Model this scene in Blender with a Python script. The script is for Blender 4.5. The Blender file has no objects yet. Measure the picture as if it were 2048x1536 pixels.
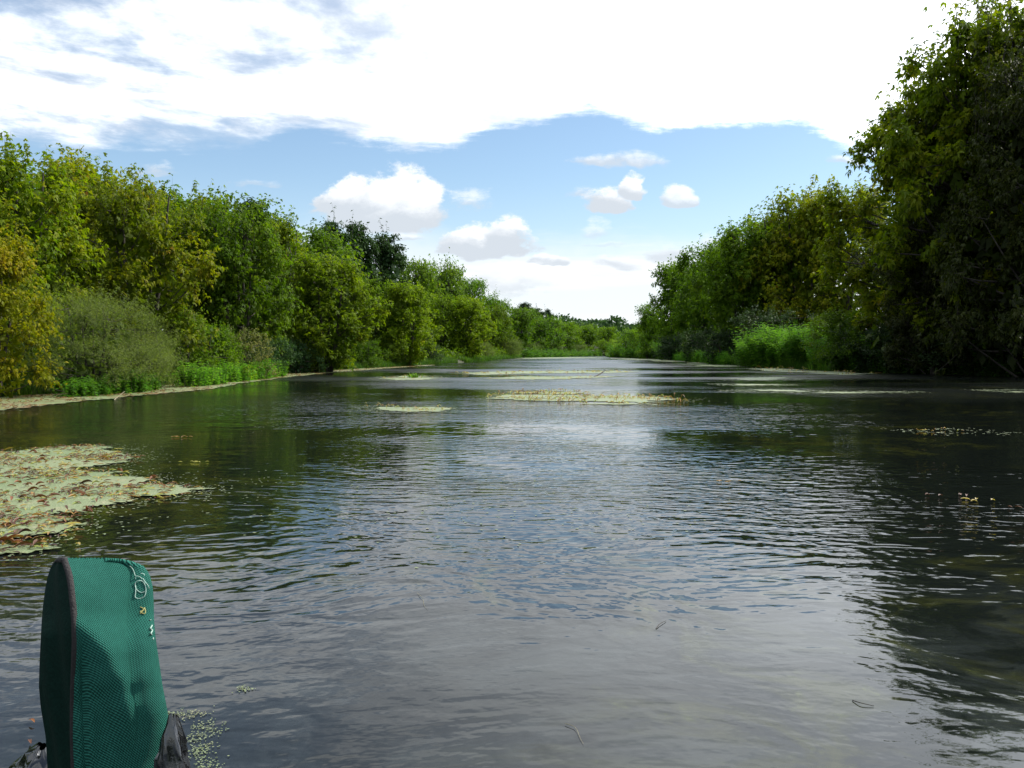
import bpy, math, random
import numpy as np
from mathutils import Vector
R = math.radians
C = bpy.context.scene.collection
sc = bpy.context.scene
rng = np.random.default_rng(7)
random.seed(7)

# ------------------------------------------------------------------ camera
F = 1773.0            # focal length in pixels of the 2048 px wide photograph
CAMH = 1.0
PITCH = math.atan(68 / F)
cam_d = bpy.data.cameras.new('camera')
cam = bpy.data.objects.new('camera', cam_d); C.objects.link(cam)
cam_d.sensor_width = 36; cam_d.lens = F / 2048 * 36
cam_d.clip_start = 0.05; cam_d.clip_end = 9000
cam.location = (0, 0, CAMH); cam.rotation_euler = (math.pi / 2 - PITCH, 0, 0)
sc.camera = cam

# ------------------------------------------------------------------ node helper
class V:
    """wraps a socket or number so shader maths can be written as expressions"""
    nt = None
    def __init__(s, x): s.x = x
    @staticmethod
    def m(op, *a, clamp=False):
        n = V.nt.nodes.new('ShaderNodeMath'); n.operation = op; n.use_clamp = clamp
        for i, q in enumerate(a):
            q = q.x if isinstance(q, V) else q
            if isinstance(q, (int, float)): n.inputs[i].default_value = q
            else: V.nt.links.new(q, n.inputs[i])
        return V(n.outputs[0])
    def __add__(s, o): return V.m('ADD', s, o)
    __radd__ = __add__
    def __sub__(s, o): return V.m('SUBTRACT', s, o)
    def __rsub__(s, o): return V.m('SUBTRACT', o, s)
    def __mul__(s, o): return V.m('MULTIPLY', s, o)
    __rmul__ = __mul__
    def __truediv__(s, o): return V.m('DIVIDE', s, o)
    def pw(s, o): return V.m('POWER', s, o)
    def mx(s, o): return V.m('MAXIMUM', s, o)
    def mn(s, o): return V.m('MINIMUM', s, o)
    def cl(s): return V.m('ADD', s, 0.0, clamp=True)
def sstep(x, a, b):
    n = V.nt.nodes.new('ShaderNodeMapRange'); n.interpolation_type = 'SMOOTHSTEP'
    V.nt.links.new(x.x, n.inputs[0])
    n.inputs[1].default_value = a; n.inputs[2].default_value = b
    return V(n.outputs[0])
def vec(x, y, z=0.0):
    n = V.nt.nodes.new('ShaderNodeCombineXYZ')
    for i, q in enumerate((x, y, z)):
        q = q.x if isinstance(q, V) else q
        if isinstance(q, (int, float)): n.inputs[i].default_value = q
        else: V.nt.links.new(q, n.inputs[i])
    return V(n.outputs[0])
def noise(p, scale=1.0, detail=3.0, rough=0.5, dist=0.0, color=False):
    n = V.nt.nodes.new('ShaderNodeTexNoise')
    V.nt.links.new(p.x, n.inputs['Vector'])
    n.inputs['Scale'].default_value = scale; n.inputs['Detail'].default_value = detail
    n.inputs['Roughness'].default_value = rough; n.inputs['Distortion'].default_value = dist
    return V(n.outputs['Color' if color else 'Fac'])
def sep(p):
    n = V.nt.nodes.new('ShaderNodeSeparateXYZ'); V.nt.links.new(p.x, n.inputs[0])
    return V(n.outputs[0]), V(n.outputs[1]), V(n.outputs[2])
def mixc(f, a, b):
    n = V.nt.nodes.new('ShaderNodeMix'); n.data_type = 'RGBA'
    def put(sock, q):
        q = q.x if isinstance(q, V) else q
        if isinstance(q, (int, float)): sock.default_value = q
        elif isinstance(q, tuple): sock.default_value = (*q, 1.0)[:4]
        else: V.nt.links.new(q, sock)
    put(n.inputs[0], f); put(n.inputs[6], a); put(n.inputs[7], b)
    return V(n.outputs[2])
def mulc(a, b):
    n = V.nt.nodes.new('ShaderNodeMix'); n.data_type = 'RGBA'; n.blend_type = 'MULTIPLY'
    n.inputs[0].default_value = 1.0
    for i, q in ((6, a), (7, b)):
        q = q.x if isinstance(q, V) else q
        if isinstance(q, tuple): n.inputs[i].default_value = (*q, 1.0)[:4]
        else: V.nt.links.new(q, n.inputs[i])
    return V(n.outputs[2])

# ------------------------------------------------------------------ sky and sun
SUN_EL, SUN_AZ = R(46), R(70)          # azimuth clockwise from +Y (the way the camera looks)
SKY_STRENGTH = 0.14
world = bpy.data.worlds.new('World'); sc.world = world; world.use_nodes = True
nt = world.node_tree; V.nt = nt; nt.nodes.clear()
out = nt.nodes.new('ShaderNodeOutputWorld'); bg = nt.nodes.new('ShaderNodeBackground')
nt.links.new(bg.outputs[0], out.inputs[0]); bg.inputs[1].default_value = SKY_STRENGTH
sky = nt.nodes.new('ShaderNodeTexSky'); sky.sky_type = 'NISHITA'; sky.sun_disc = False
sky.sun_elevation = SUN_EL; sky.sun_rotation = SUN_AZ
sky.air_density = 1.0; sky.dust_density = 0.6; sky.ozone_density = 1.5
tc = nt.nodes.new('ShaderNodeTexCoord')
dx, dy, dz = sep(V(tc.outputs['Generated']))
SC = 1.0 / SKY_STRENGTH
def lum(r, g, b): return (r * SC, g * SC, b * SC)
skyc = mulc(V(sky.outputs[0]), (1.03, 1.08, 1.08))
# pale band of distance near the horizon
skyc = mixc(sstep(dz, 0.20, -0.02) * 0.62, skyc, lum(.72, .83, .97))
yy = dy.mx(0.05)
u = dx / yy; v = dz / yy
sdot = (dx * math.sin(SUN_AZ) * math.cos(SUN_EL) + dy * math.cos(SUN_AZ) * math.cos(SUN_EL) + dz * math.sin(SUN_EL))
nw = noise(vec(u * 9, v * 16, 0.3), 1, 6, .6)
nf = noise(vec(u * 30, v * 46, 1.3), 1, 7, .68)
ns_ = noise(vec(u * 7, v * 42, 2.3), 1, 6, .65)
nbig = noise(vec(u * 3.2, v * 7, 4.1), 1, 5, .55)
col = skyc
# low band of thin cloud above the horizon
low = sstep(v * -1.0 + nbig * .12 + nw * .05, -0.055, -0.0) * sstep(v, -0.02, 0.0)
wisps = sstep(noise(vec(u * 2.2 + 3, v * 22, 7.7), 1, 6, .62) + sstep(v, .15, .02) * .10, .50, .66)
col = mixc((low * .60).cl(), col, lum(.95, .97, 1.0))
col = mixc(wisps * sstep(v, .17, .08) * .8, col, lum(.97, .99, 1.02))
col = mixc(sstep(noise(vec(u * 2.5, v * 26, 2.2), 1, 4, .6), .54, .66) * sstep(v, .10, .05) * .8, col, lum(.60, .70, .84))
# cumulus: px centre x, base y, half width, height
CU = [(770, 442, 152, 104, 1.0), (700, 420, 75, 62, 1.0), (945, 418, 66, 44, .75), (1213, 418, 62, 50, 1.0), (1262, 392, 28, 44, 1.0),
      (1170, 392, 36, 28, .8), (1352, 408, 42, 36, .85), (980, 502, 116, 66, 1.0), (1015, 492, 58, 74, 1.0), (925, 500, 60, 46, 1.0), (1195, 470, 36, 36, .6),
      (1092, 534, 48, 24, .9), (1232, 532, 52, 28, .8), (1005, 580, 130, 66, .7), (1350, 512, 70, 34, .8), (1560, 402, 34, 20, .7), (1410, 500, 50, 40, .8),
      (515, 374, 70, 18, .5), (1235, 327, 110, 26, .8), (1218, 492, 60, 10, .6), (820, 478, 42, 13, .7), (320, 352, 60, 26, .8), (900, 560, 90, 30, .7), (1690, 330, 50, 14, .7)]
wux = noise(vec(u * 13, v * 17, 11.0), 1, 3, .6); wuy = noise(vec(u * 13, v * 17, 17.0), 1, 3, .6)
uc = u + (wux - .5) * .050; vc = v + (wuy - .5) * .030
for (bx, by, hw, hh, st) in CU:
    cu = (bx - 1024) / F; vb = (700 - by) / F; a = hw / F; b = hh / F
    q = (uc - cu) / a
    rel = (vc - vb) / b
    relw = rel.mx(0) + rel.mn(0) * -3.2
    d = 1.0 - (q * q + relw * relw) + (nf - .5) * (2.0 if st > .8 else 2.6) + (nw - .5) * 2.4 + (0 if st > .8 else 1) * ((ns_ - .5) * 3.0 - .15)
    mask = sstep(d, 0.02, .55 if st > .8 else 1.3) * st
    t = sstep(rel + (nf - .5) * .9 - q * -.12 + (nw - .5) * .8, .05, .62)
    cc = mixc(t, lum(.64, .70, .77), lum(1.0, 1.03, 1.06))
    col = mixc(mask, col, cc)
# the big sheet of cloud overhead
fc = nt.nodes.new('ShaderNodeFloatCurve'); nt.links.new(((u + .7) / 1.4).cl().x, fc.inputs['Value'])
cv = fc.mapping.curves[0]
pts = [(-200, 285), (0, 292), (160, 300), (330, 304), (520, 292), (600, 262), (680, 284), (880, 305), (1000, 268), (1080, 262), (1160, 235), (1290, 266), (1450, 262), (1600, 256), (1680, 292), (1760, 312), (1950, 290), (2250, 270)]
for i, (a, b) in enumerate(pts):
    X = ((a - 1024) / F + .7) / 1.4; Y = (700 - b) / F * 2
    if i < 1: cv.points[0].location = (max(0, X), Y)
    elif i == len(pts) - 1: cv.points[1].location = (min(1, X), Y)
    else: cv.points.new(X, Y)
fc.mapping.update()
edge = V(fc.outputs[0]) * .5
sheet = sstep(v - edge + (nf - .5) * .022 + (nw - .5) * .020 + (ns_ - .5) * .052, -0.004, .014)
zz = dz.mx(.04)
px_, py_ = dx / zz, dy / zz
pn = noise(vec(px_ * .85, py_ * .75, 5), 1, 8, .62, .25)
pn2 = noise(vec(px_ * 2.6, py_ * 1.9, 9), 1, 6, .6, .3)
leftness = sstep(u, .12, -.38)
gap = sstep(pn + (pn2 - .5) * .45 + leftness * .085, .50, .70) * (.10 + leftness * .68)
front = sstep(dy, -.15, .25)
gap = gap * front + sstep(pn, .44, .56) * (1.0 - front) * .85
shade = sstep(pn2 + (pn - .5) * .8 + (nf - .5) * .35, .36, .68)
glow = 1.0 + sstep(sdot, .30, 1.0) * 1.5
cs = mixc(shade * (.50 + leftness * .50), lum(1.14 , 1.20, 1.26), lum(.70, .76, .86))
gl = vec(glow, glow, glow)
cs = mulc(cs, gl)
sheetmask = sheet * (1.0 - gap)
col = mixc(sheetmask, col, cs)
# below the horizon
col = mixc(sstep(dz, -.002, -.02), col, lum(.10, .13, .08))
nt.links.new(col.x, bg.inputs[0])

sun_d = bpy.data.lights.new('sun', 'SUN'); sun = bpy.data.objects.new('sun', sun_d); C.objects.link(sun)
sun_d.energy = 5.0; sun_d.angle = R(0.53); sun_d.color = (1.0, .94, .84)
sd = Vector((math.sin(SUN_AZ) * math.cos(SUN_EL), math.cos(SUN_AZ) * math.cos(SUN_EL), math.sin(SUN_EL)))
sun.rotation_euler = (-sd).to_track_quat('-Z', 'Y').to_euler()
sun.location = sd * 40

sc.view_settings.view_transform = 'Standard'; sc.view_settings.look = 'None'
sc.view_settings.exposure = 0.14; sc.view_settings.gamma = 1.0; sc.view_settings.use_curve_mapping = False
sc.render.engine = 'CYCLES'
cy = sc.cycles
cy.max_bounces = 6; cy.diffuse_bounces = 3; cy.glossy_bounces = 3; cy.transmission_bounces = 3; cy.transparent_max_bounces = 4
cy.caustics_reflective = False; cy.caustics_refractive = False; cy.sample_clamp_indirect = 4.0
cy.use_denoising = True

# ------------------------------------------------------------------ object helpers
def tag(o, label=None, cat=None, group=None, kind=None):
    if label: o['label'] = label
    if cat: o['category'] = cat
    if group: o['group'] = group
    if kind: o['kind'] = kind
    return o
def empty(name, loc=(0, 0, 0), rz=0.0):
    o = bpy.data.objects.new(name, None); C.objects.link(o)
    o.location = loc; o.rotation_euler = (0, 0, rz); o.empty_display_size = .2
    return o
def link(name, me, parent=None):
    o = bpy.data.objects.new(name, me); C.objects.link(o)
    if parent is not None: o.parent = parent
    return o
def npmesh(name, verts, faces, mat, tint=None, smooth=False):
    """faces: (n,k) int array; tint: float per vertex"""
    verts = np.asarray(verts, np.float32); faces = np.asarray(faces, np.int32)
    me = bpy.data.meshes.new(name)
    nv, nf_, k = len(verts), len(faces), faces.shape[1]
    me.vertices.add(nv); me.vertices.foreach_set('co', verts.ravel())
    me.loops.add(nf_ * k); me.loops.foreach_set('vertex_index', faces.ravel())
    me.polygons.add(nf_)
    me.polygons.foreach_set('loop_start', np.arange(0, nf_ * k, k, dtype=np.int32))
    if smooth: me.polygons.foreach_set('use_smooth', np.ones(nf_, bool))
    me.update(calc_edges=True)
    if tint is not None:
        at = me.attributes.new('tint', 'FLOAT', 'POINT'); at.data.foreach_set('value', np.asarray(tint, np.float32))
    if mat: me.materials.append(mat)
    return me
def nrm(a): return a / np.maximum(np.linalg.norm(a, axis=-1, keepdims=True), 1e-9)
def dirv(px, py):
    a = np.array([(px - 1024) / F, 1.0, (768 - py) / F])
    c, s = math.cos(-PITCH), math.sin(-PITCH)
    return np.array([a[0], a[1] * c - a[2] * s, a[1] * s + a[2] * c])
def onwater(px, py, z=0.0):
    d = dirv(px, py); t = (z - CAMH) / d[2]
    return np.array([d[0] * t, d[1] * t, z])
def atdist(px, py, D):
    d = dirv(px, py); t = D / d[1]
    return np.array([d[0] * t, D, CAMH + d[2] * t])

# ------------------------------------------------------------------ materials
def newmat(name):
    m = bpy.data.materials.new(name); m.use_nodes = True
    V.nt = m.node_tree; b = m.node_tree.nodes['Principled BSDF']
    return m, m.node_tree, b
def ramp(fac, stops):
    n = V.nt.nodes.new('ShaderNodeValToRGB'); V.nt.links.new(fac.x, n.inputs[0])
    cr = n.color_ramp
    while len(cr.elements) < len(stops): cr.elements.new(.5)
    for e, (p, c) in zip(cr.elements, stops): e.position = p; e.color = (*c, 1)
    return V(n.outputs[0])
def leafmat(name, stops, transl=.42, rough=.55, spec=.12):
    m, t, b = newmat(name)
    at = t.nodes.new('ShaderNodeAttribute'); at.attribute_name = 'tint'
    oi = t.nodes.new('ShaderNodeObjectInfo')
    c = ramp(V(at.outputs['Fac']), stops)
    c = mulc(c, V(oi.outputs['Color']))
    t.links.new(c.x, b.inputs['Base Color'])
    b.inputs['Roughness'].default_value = rough
    b.inputs['Specular IOR Level'].default_value = spec
    tr = t.nodes.new('ShaderNodeBsdfTranslucent')
    c2 = mulc(c, (1.75, 1.9, .75)); t.links.new(c2.x, tr.inputs[0])
    mx = t.nodes.new('ShaderNodeMixShader'); mx.inputs[0].default_value = transl
    t.links.new(b.outputs[0], mx.inputs[1]); t.links.new(tr.outputs[0], mx.inputs[2])
    t.links.new(mx.outputs[0], t.nodes['Material Output'].inputs[0])
    return m
M = {}
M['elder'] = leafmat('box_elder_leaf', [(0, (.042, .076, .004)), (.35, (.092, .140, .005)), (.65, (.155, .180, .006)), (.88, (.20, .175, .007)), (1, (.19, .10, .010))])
M['green'] = leafmat('green_leaf', [(0, (.030, .060, .004)), (.4, (.072, .130, .005)), (.8, (.13, .185, .006)), (1, (.15, .16, .008))])
M['willow'] = leafmat('willow_leaf', [(0, (.050, .080, .016)), (.5, (.095, .130, .028)), (1, (.17, .20, .06))], .4, .6, .12)
M['dark'] = leafmat('dark_leaf', [(0, (.014, .034, .010)), (.6, (.030, .056, .014)), (1, (.055, .088, .022))], .2)
M['shade'] = leafmat('silver_leaf', [(0, (.020, .032, .005)), (.55, (.046, .060, .008)), (.85, (.085, .090, .018)), (1, (.16, .17, .08))], .35, .5, .15)
M['herb'] = leafmat('herb_leaf', [(0, (.030, .085, .012)), (.5, (.060, .150, .016)), (1, (.12, .21, .028))], .45)
M['hop'] = leafmat('hop_leaf', [(0, (.05, .08, .02)), (.5, (.12, .13, .04)), (.8, (.24, .21, .09)), (1, (.33, .30, .15))], .35)
def bark(name, a, b_):
    m, t, b = newmat(name)
    tcn = t.nodes.new('ShaderNodeTexCoord'); p = V(tcn.outputs['Object'])
    x, y, z = sep(p)
    n = noise(vec(x * 14, y * 14, z * 3), 1, 5, .6)
    t.links.new(mixc(sstep(n, .35, .7), a, b_).x, b.inputs['Base Color'])
    b.inputs['Roughness'].default_value = .9
    bp = t.nodes.new('ShaderNodeBump'); bp.inputs['Strength'].default_value = .6; bp.inputs['Distance'].default_value = .02
    t.links.new(n.x, bp.inputs['Height']); t.links.new(bp.outputs[0], b.inputs['Normal'])
    return m
M['bark'] = bark('bark', (.026, .021, .016), (.075, .064, .050))
M['stem'] = bark('green_stem', (.05, .07, .02), (.10, .12, .04))

# ------------------------------------------------------------------ river shape and terrain
LEFT = [(-12.5, -40), (-12.2, 0), (-11.6, 10), (-10.8, 18.7), (-9.9, 22.7), (-9.9, 30), (-9.4, 39), (-8.0, 48), (-5.8, 59), (-2.6, 80), (0.4, 108), (6.0, 136), (15.0, 151), (32, 166), (70, 178), (140, 182)]
RIGHT = [(21, -40), (21, 0), (21.5, 20), (20.5, 30), (18.8, 37), (16.0, 43), (14.8, 49), (14.8, 56), (15.8, 75), (16, 92), (14.9, 111), (13.8, 126), (17, 138), (36, 148), (72, 158), (140, 162)]
def smooth(P, n=6):
    P = np.array(P, float); out_ = []
    for i in range(len(P) - 1):
        p0, p1, p2, p3 = P[max(i - 1, 0)], P[i], P[i + 1], P[min(i + 2, len(P) - 1)]
        for t in np.linspace(0, 1, n, endpoint=False):
            out_.append(.5 * ((2 * p1) + (-p0 + p2) * t + (2 * p0 - 5 * p1 + 4 * p2 - p3) * t * t + (-p0 + 3 * p1 - 3 * p2 + p3) * t ** 3))
    out_.append(P[-1]); return np.array(out_)
LB, RB = smooth(LEFT), smooth(RIGHT)
POLY = np.vstack([LB, RB[::-1]])
def river_dist(x, y):
    """signed distance to the water's edge, positive on land"""
    x = np.atleast_1d(np.asarray(x, float)); y = np.atleast_1d(np.asarray(y, float))
    best = np.full(x.shape, 1e9); inside = np.zeros(x.shape, bool)
    n = len(POLY)
    for i in range(n):
        x1, y1 = POLY[i]; x2, y2 = POLY[(i + 1) % n]
        ex, ey = x2 - x1, y2 - y1
        t = np.clip(((x - x1) * ex + (y - y1) * ey) / (ex * ex + ey * ey), 0, 1)
        best = np.minimum(best, (x - x1 - t * ex) ** 2 + (y - y1 - t * ey) ** 2)
        c = (y1 > y) != (y2 > y)
        if y1 != y2: inside ^= c & (x < ex * (y - y1) / (y2 - y1) + x1)
    d = np.sqrt(best)
    return np.where(inside, -d, d)
def ss(x, a, b):
    t = np.clip((x - a) / (b - a), 0, 1); return t * t * (3 - 2 * t)
def ground(x, y):
    x = np.atleast_1d(np.asarray(x, float)); y = np.atleast_1d(np.asarray(y, float))
    d = river_dist(x, y)
    w = np.sin(x * .9 + y * .31) * .05 + np.sin(y * .73 - x * .4) * .06 + np.sin(x * 2.3 + 1) * np.sin(y * 1.9) * .03
    z = np.where(d < 0, np.maximum(-1.0, d * .5), 0)
    z = z + ss(d, 0, .8) * .28 + ss(d, 1, 9) * .75 + ss(d, 8, 60) * 1.2 + ss(d, 0, 1.5) * w
    return z
def axis(parts):
    a = []
    for s, e, st in parts: a += list(np.arange(s, e, st))
    return np.array(a + [parts[-1][1]])
gx = axis([(-4000, -400, 400), (-400, -60, 20), (-60, -20, 3), (-20, -8, .6), (-8, 12, 1.2), (12, 28, .7), (28, 80, 4), (80, 400, 20), (400, 4000, 400)])
gy = axis([(-400, -40, 40), (-40, 0, 4), (0, 70, 1.0), (70, 200, 2.5), (200, 500, 20), (500, 5000, 300)])
GX, GY = np.meshgrid(gx, gy)
GZ = ground(GX.ravel(), GY.ravel())
def gridfaces(nx, ny):
    i = np.arange(nx - 1); j = np.arange(ny - 1); I, J = np.meshgrid(i, j)
    a = (J * nx + I).ravel()
    return np.stack([a, a + 1, a + nx + 1, a + nx], 1)
mg, t, b = newmat('bank_soil')
tcn = t.nodes.new('ShaderNodeTexCoord'); p = V(tcn.outputs['Object'])
n1 = noise(p, .6, 6, .6); n2 = noise(p, 7, 4, .6)
c = mixc(sstep(n1, .38, .62), (.035, .030, .018), (.040, .062, .016))
c = mixc(sstep(n2, .45, .7) * .6, c, (.075, .070, .030))
t.links.new(c.x, b.inputs['Base Color']); b.inputs['Roughness'].default_value = .95
bp = t.nodes.new('ShaderNodeBump'); bp.inputs['Distance'].default_value = .08; t.links.new(n2.x, bp.inputs['Height']); t.links.new(bp.outputs[0], b.inputs['Normal'])
o = link('ground', npmesh('ground', np.stack([GX.ravel(), GY.ravel(), GZ], 1), gridfaces(len(gx), len(gy)), mg, smooth=True))
tag(o, 'low river banks and land behind them, dark soil with weeds', kind='structure')

# ------------------------------------------------------------------ water
mw, t, b = newmat('river_water')
tcn = t.nodes.new('ShaderNodeTexCoord'); p = V(tcn.outputs['Object'])
x, y, z = sep(p)
w1 = noise(vec(x * .16, y * .16, 1), 1, 2, .5)
w2 = noise(vec(x * .5, y * .5, 8), 1, 2, .5)
# crests swing a little with the current
yw = y + (w1 - .5) * 2.6 + (w2 - .5) * .55 + x * .02
xw = x + (w2 - .5) * 1.4
ra = noise(vec(xw * 4.4, yw * 7.8, 0), 1, 1.5, .45, .3)
rb = noise(vec(xw * 10 + yw * 1.4, yw * 14 - xw * 1.4, 3), 1, 1.5, .5, .2)
rc = noise(vec(x * 14, y * 17, 5), 1, 2, .5)
rd = noise(vec(x * 1.7 + y * .4, y * 2.6 - x * .25, 6), 1, 1, .5)
patch = noise(vec(x * .10 + 2, y * .17, 11), 1, 4, .6, .4)
near = sstep(y + (w1 - .5) * 2.2, 2.7, 4.4)          # slack water beside the boat
rough_ = sstep(patch, .40, .60)
calm = 1.0
amp = calm * (.16 + .84 * near) * (.20 + .85 * rough_)
h = (ra * 1.0 + rb * .50 + rd * .40) * amp + rc * .05 * (.25 + rough_)
bp = t.nodes.new('ShaderNodeBump'); bp.inputs['Strength'].default_value = 1.0; bp.inputs['Distance'].default_value = .0165
t.links.new(h.x, bp.inputs['Height'])
# murky body with trailing weed below the surface
wd = noise(vec(x * 2.0 + (w2 - .5) * 5, y * 2.0 + (w1 - .5) * 9, 2), 1, 7, .68, .9)
wd2 = noise(vec(x * .45, y * .45, 14), 1, 3, .5)
weed = sstep(wd, .47, .66) * sstep(wd2, .42, .60)
body = mixc(weed, (.0046, .0062, .0056), (.020, .022, .006))
body = mixc(sstep(noise(vec(x * 9, y * 9, 4), 1, 4, .7, .6), .56, .72) * weed, body, (.05, .06, .014))
silt = noise(vec(x * 1.6 + (wd - .5) * 1.5, y * 2.2 + (w2 - .5) * 1.5, 21), 1, 7, .72, .5)
body = mixc(sstep(silt, .42, .66) * (1.0 - near) * .5, body, (.030, .036, .036))
t.links.new(body.x, b.inputs['Base Color'])
rgh = sstep(y + (w1 - .5) * 6, 5.0, 38.0) * (.02 + rough_ * .24) + .03 + rough_ * near * .02
t.links.new(rgh.x, b.inputs['Roughness']); b.inputs['IOR'].default_value = 1.333
t.links.new(bp.outputs[0], b.inputs['Normal'])
wx = axis([(-60, 160, 10)]); wy = axis([(-40, 220, 10)])
WX, WY = np.meshgrid(wx, wy)
o = link('water', npmesh('water', np.stack([WX.ravel(), WY.ravel(), np.zeros(WX.size)], 1), gridfaces(len(wx), len(wy)), mw, smooth=True))
tag(o, 'rippled river water reflecting sky and trees', kind='structure')

# ------------------------------------------------------------------ leaf and branch builders
def rand_unit(n, r=rng):
    a = r.normal(size=(n, 3)); return nrm(a)
def diamonds(P, A, N, L, W, droop=.18, fold=.25):
    """one pointed leaf (4 vertices, 1 quad, folded) per row"""
    A = nrm(A); S = nrm(np.cross(A, N)); U = np.cross(S, A)
    L = np.asarray(L).reshape(-1, 1); W = np.asarray(W).reshape(-1, 1)
    dn = np.array([0, 0, -1.0])
    mid = P + A * L * .42
    a = mid + S * W * .5 + U * W * fold * .5; c_ = mid - S * W * .5 + U * W * fold * .5
    tip = P + A * L + dn * L * droop
    v_ = np.stack([P, a, tip, c_], 1).reshape(-1, 3)
    f_ = np.arange(len(P) * 4).reshape(-1, 4)
    return v_, f_
def tubes(paths, radii, k=5):
    """paths (n,m,3), radii (n,m) -> one mesh of tapered tubes"""
    n, m, _ = paths.shape
    T = nrm(np.gradient(paths, axis=1))
    ref = np.where(np.abs(T[..., 2:3]) > .9, np.array([1.0, 0, 0]), np.array([0, 0, 1.0]))
    S = nrm(np.cross(T, ref)); B = np.cross(T, S)
    ang = np.linspace(0, 2 * np.pi, k, endpoint=False)
    ring = paths[:, :, None, :] + radii[:, :, None, None] * (S[:, :, None, :] * np.cos(ang)[None, None, :, None] + B[:, :, None, :] * np.sin(ang)[None, None, :, None])
    v_ = ring.reshape(-1, 3)
    base = (np.arange(n) * m * k)[:, None, None] + (np.arange(m - 1) * k)[None, :, None]
    kk = np.arange(k)[None, None, :]; k2 = (np.arange(k) + 1) % k; k2 = k2[None, None, :]
    f_ = np.stack([base + kk, base + k2, base + k + k2, base + k + kk], -1).reshape(-1, 4)
    return v_, f_
def join(parts):
    vs, fs, off = [], [], 0
    for v_, f_ in parts:
        vs.append(v_); fs.append(f_ + off); off += len(v_)
    return np.vstack(vs), np.vstack(fs)

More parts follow.
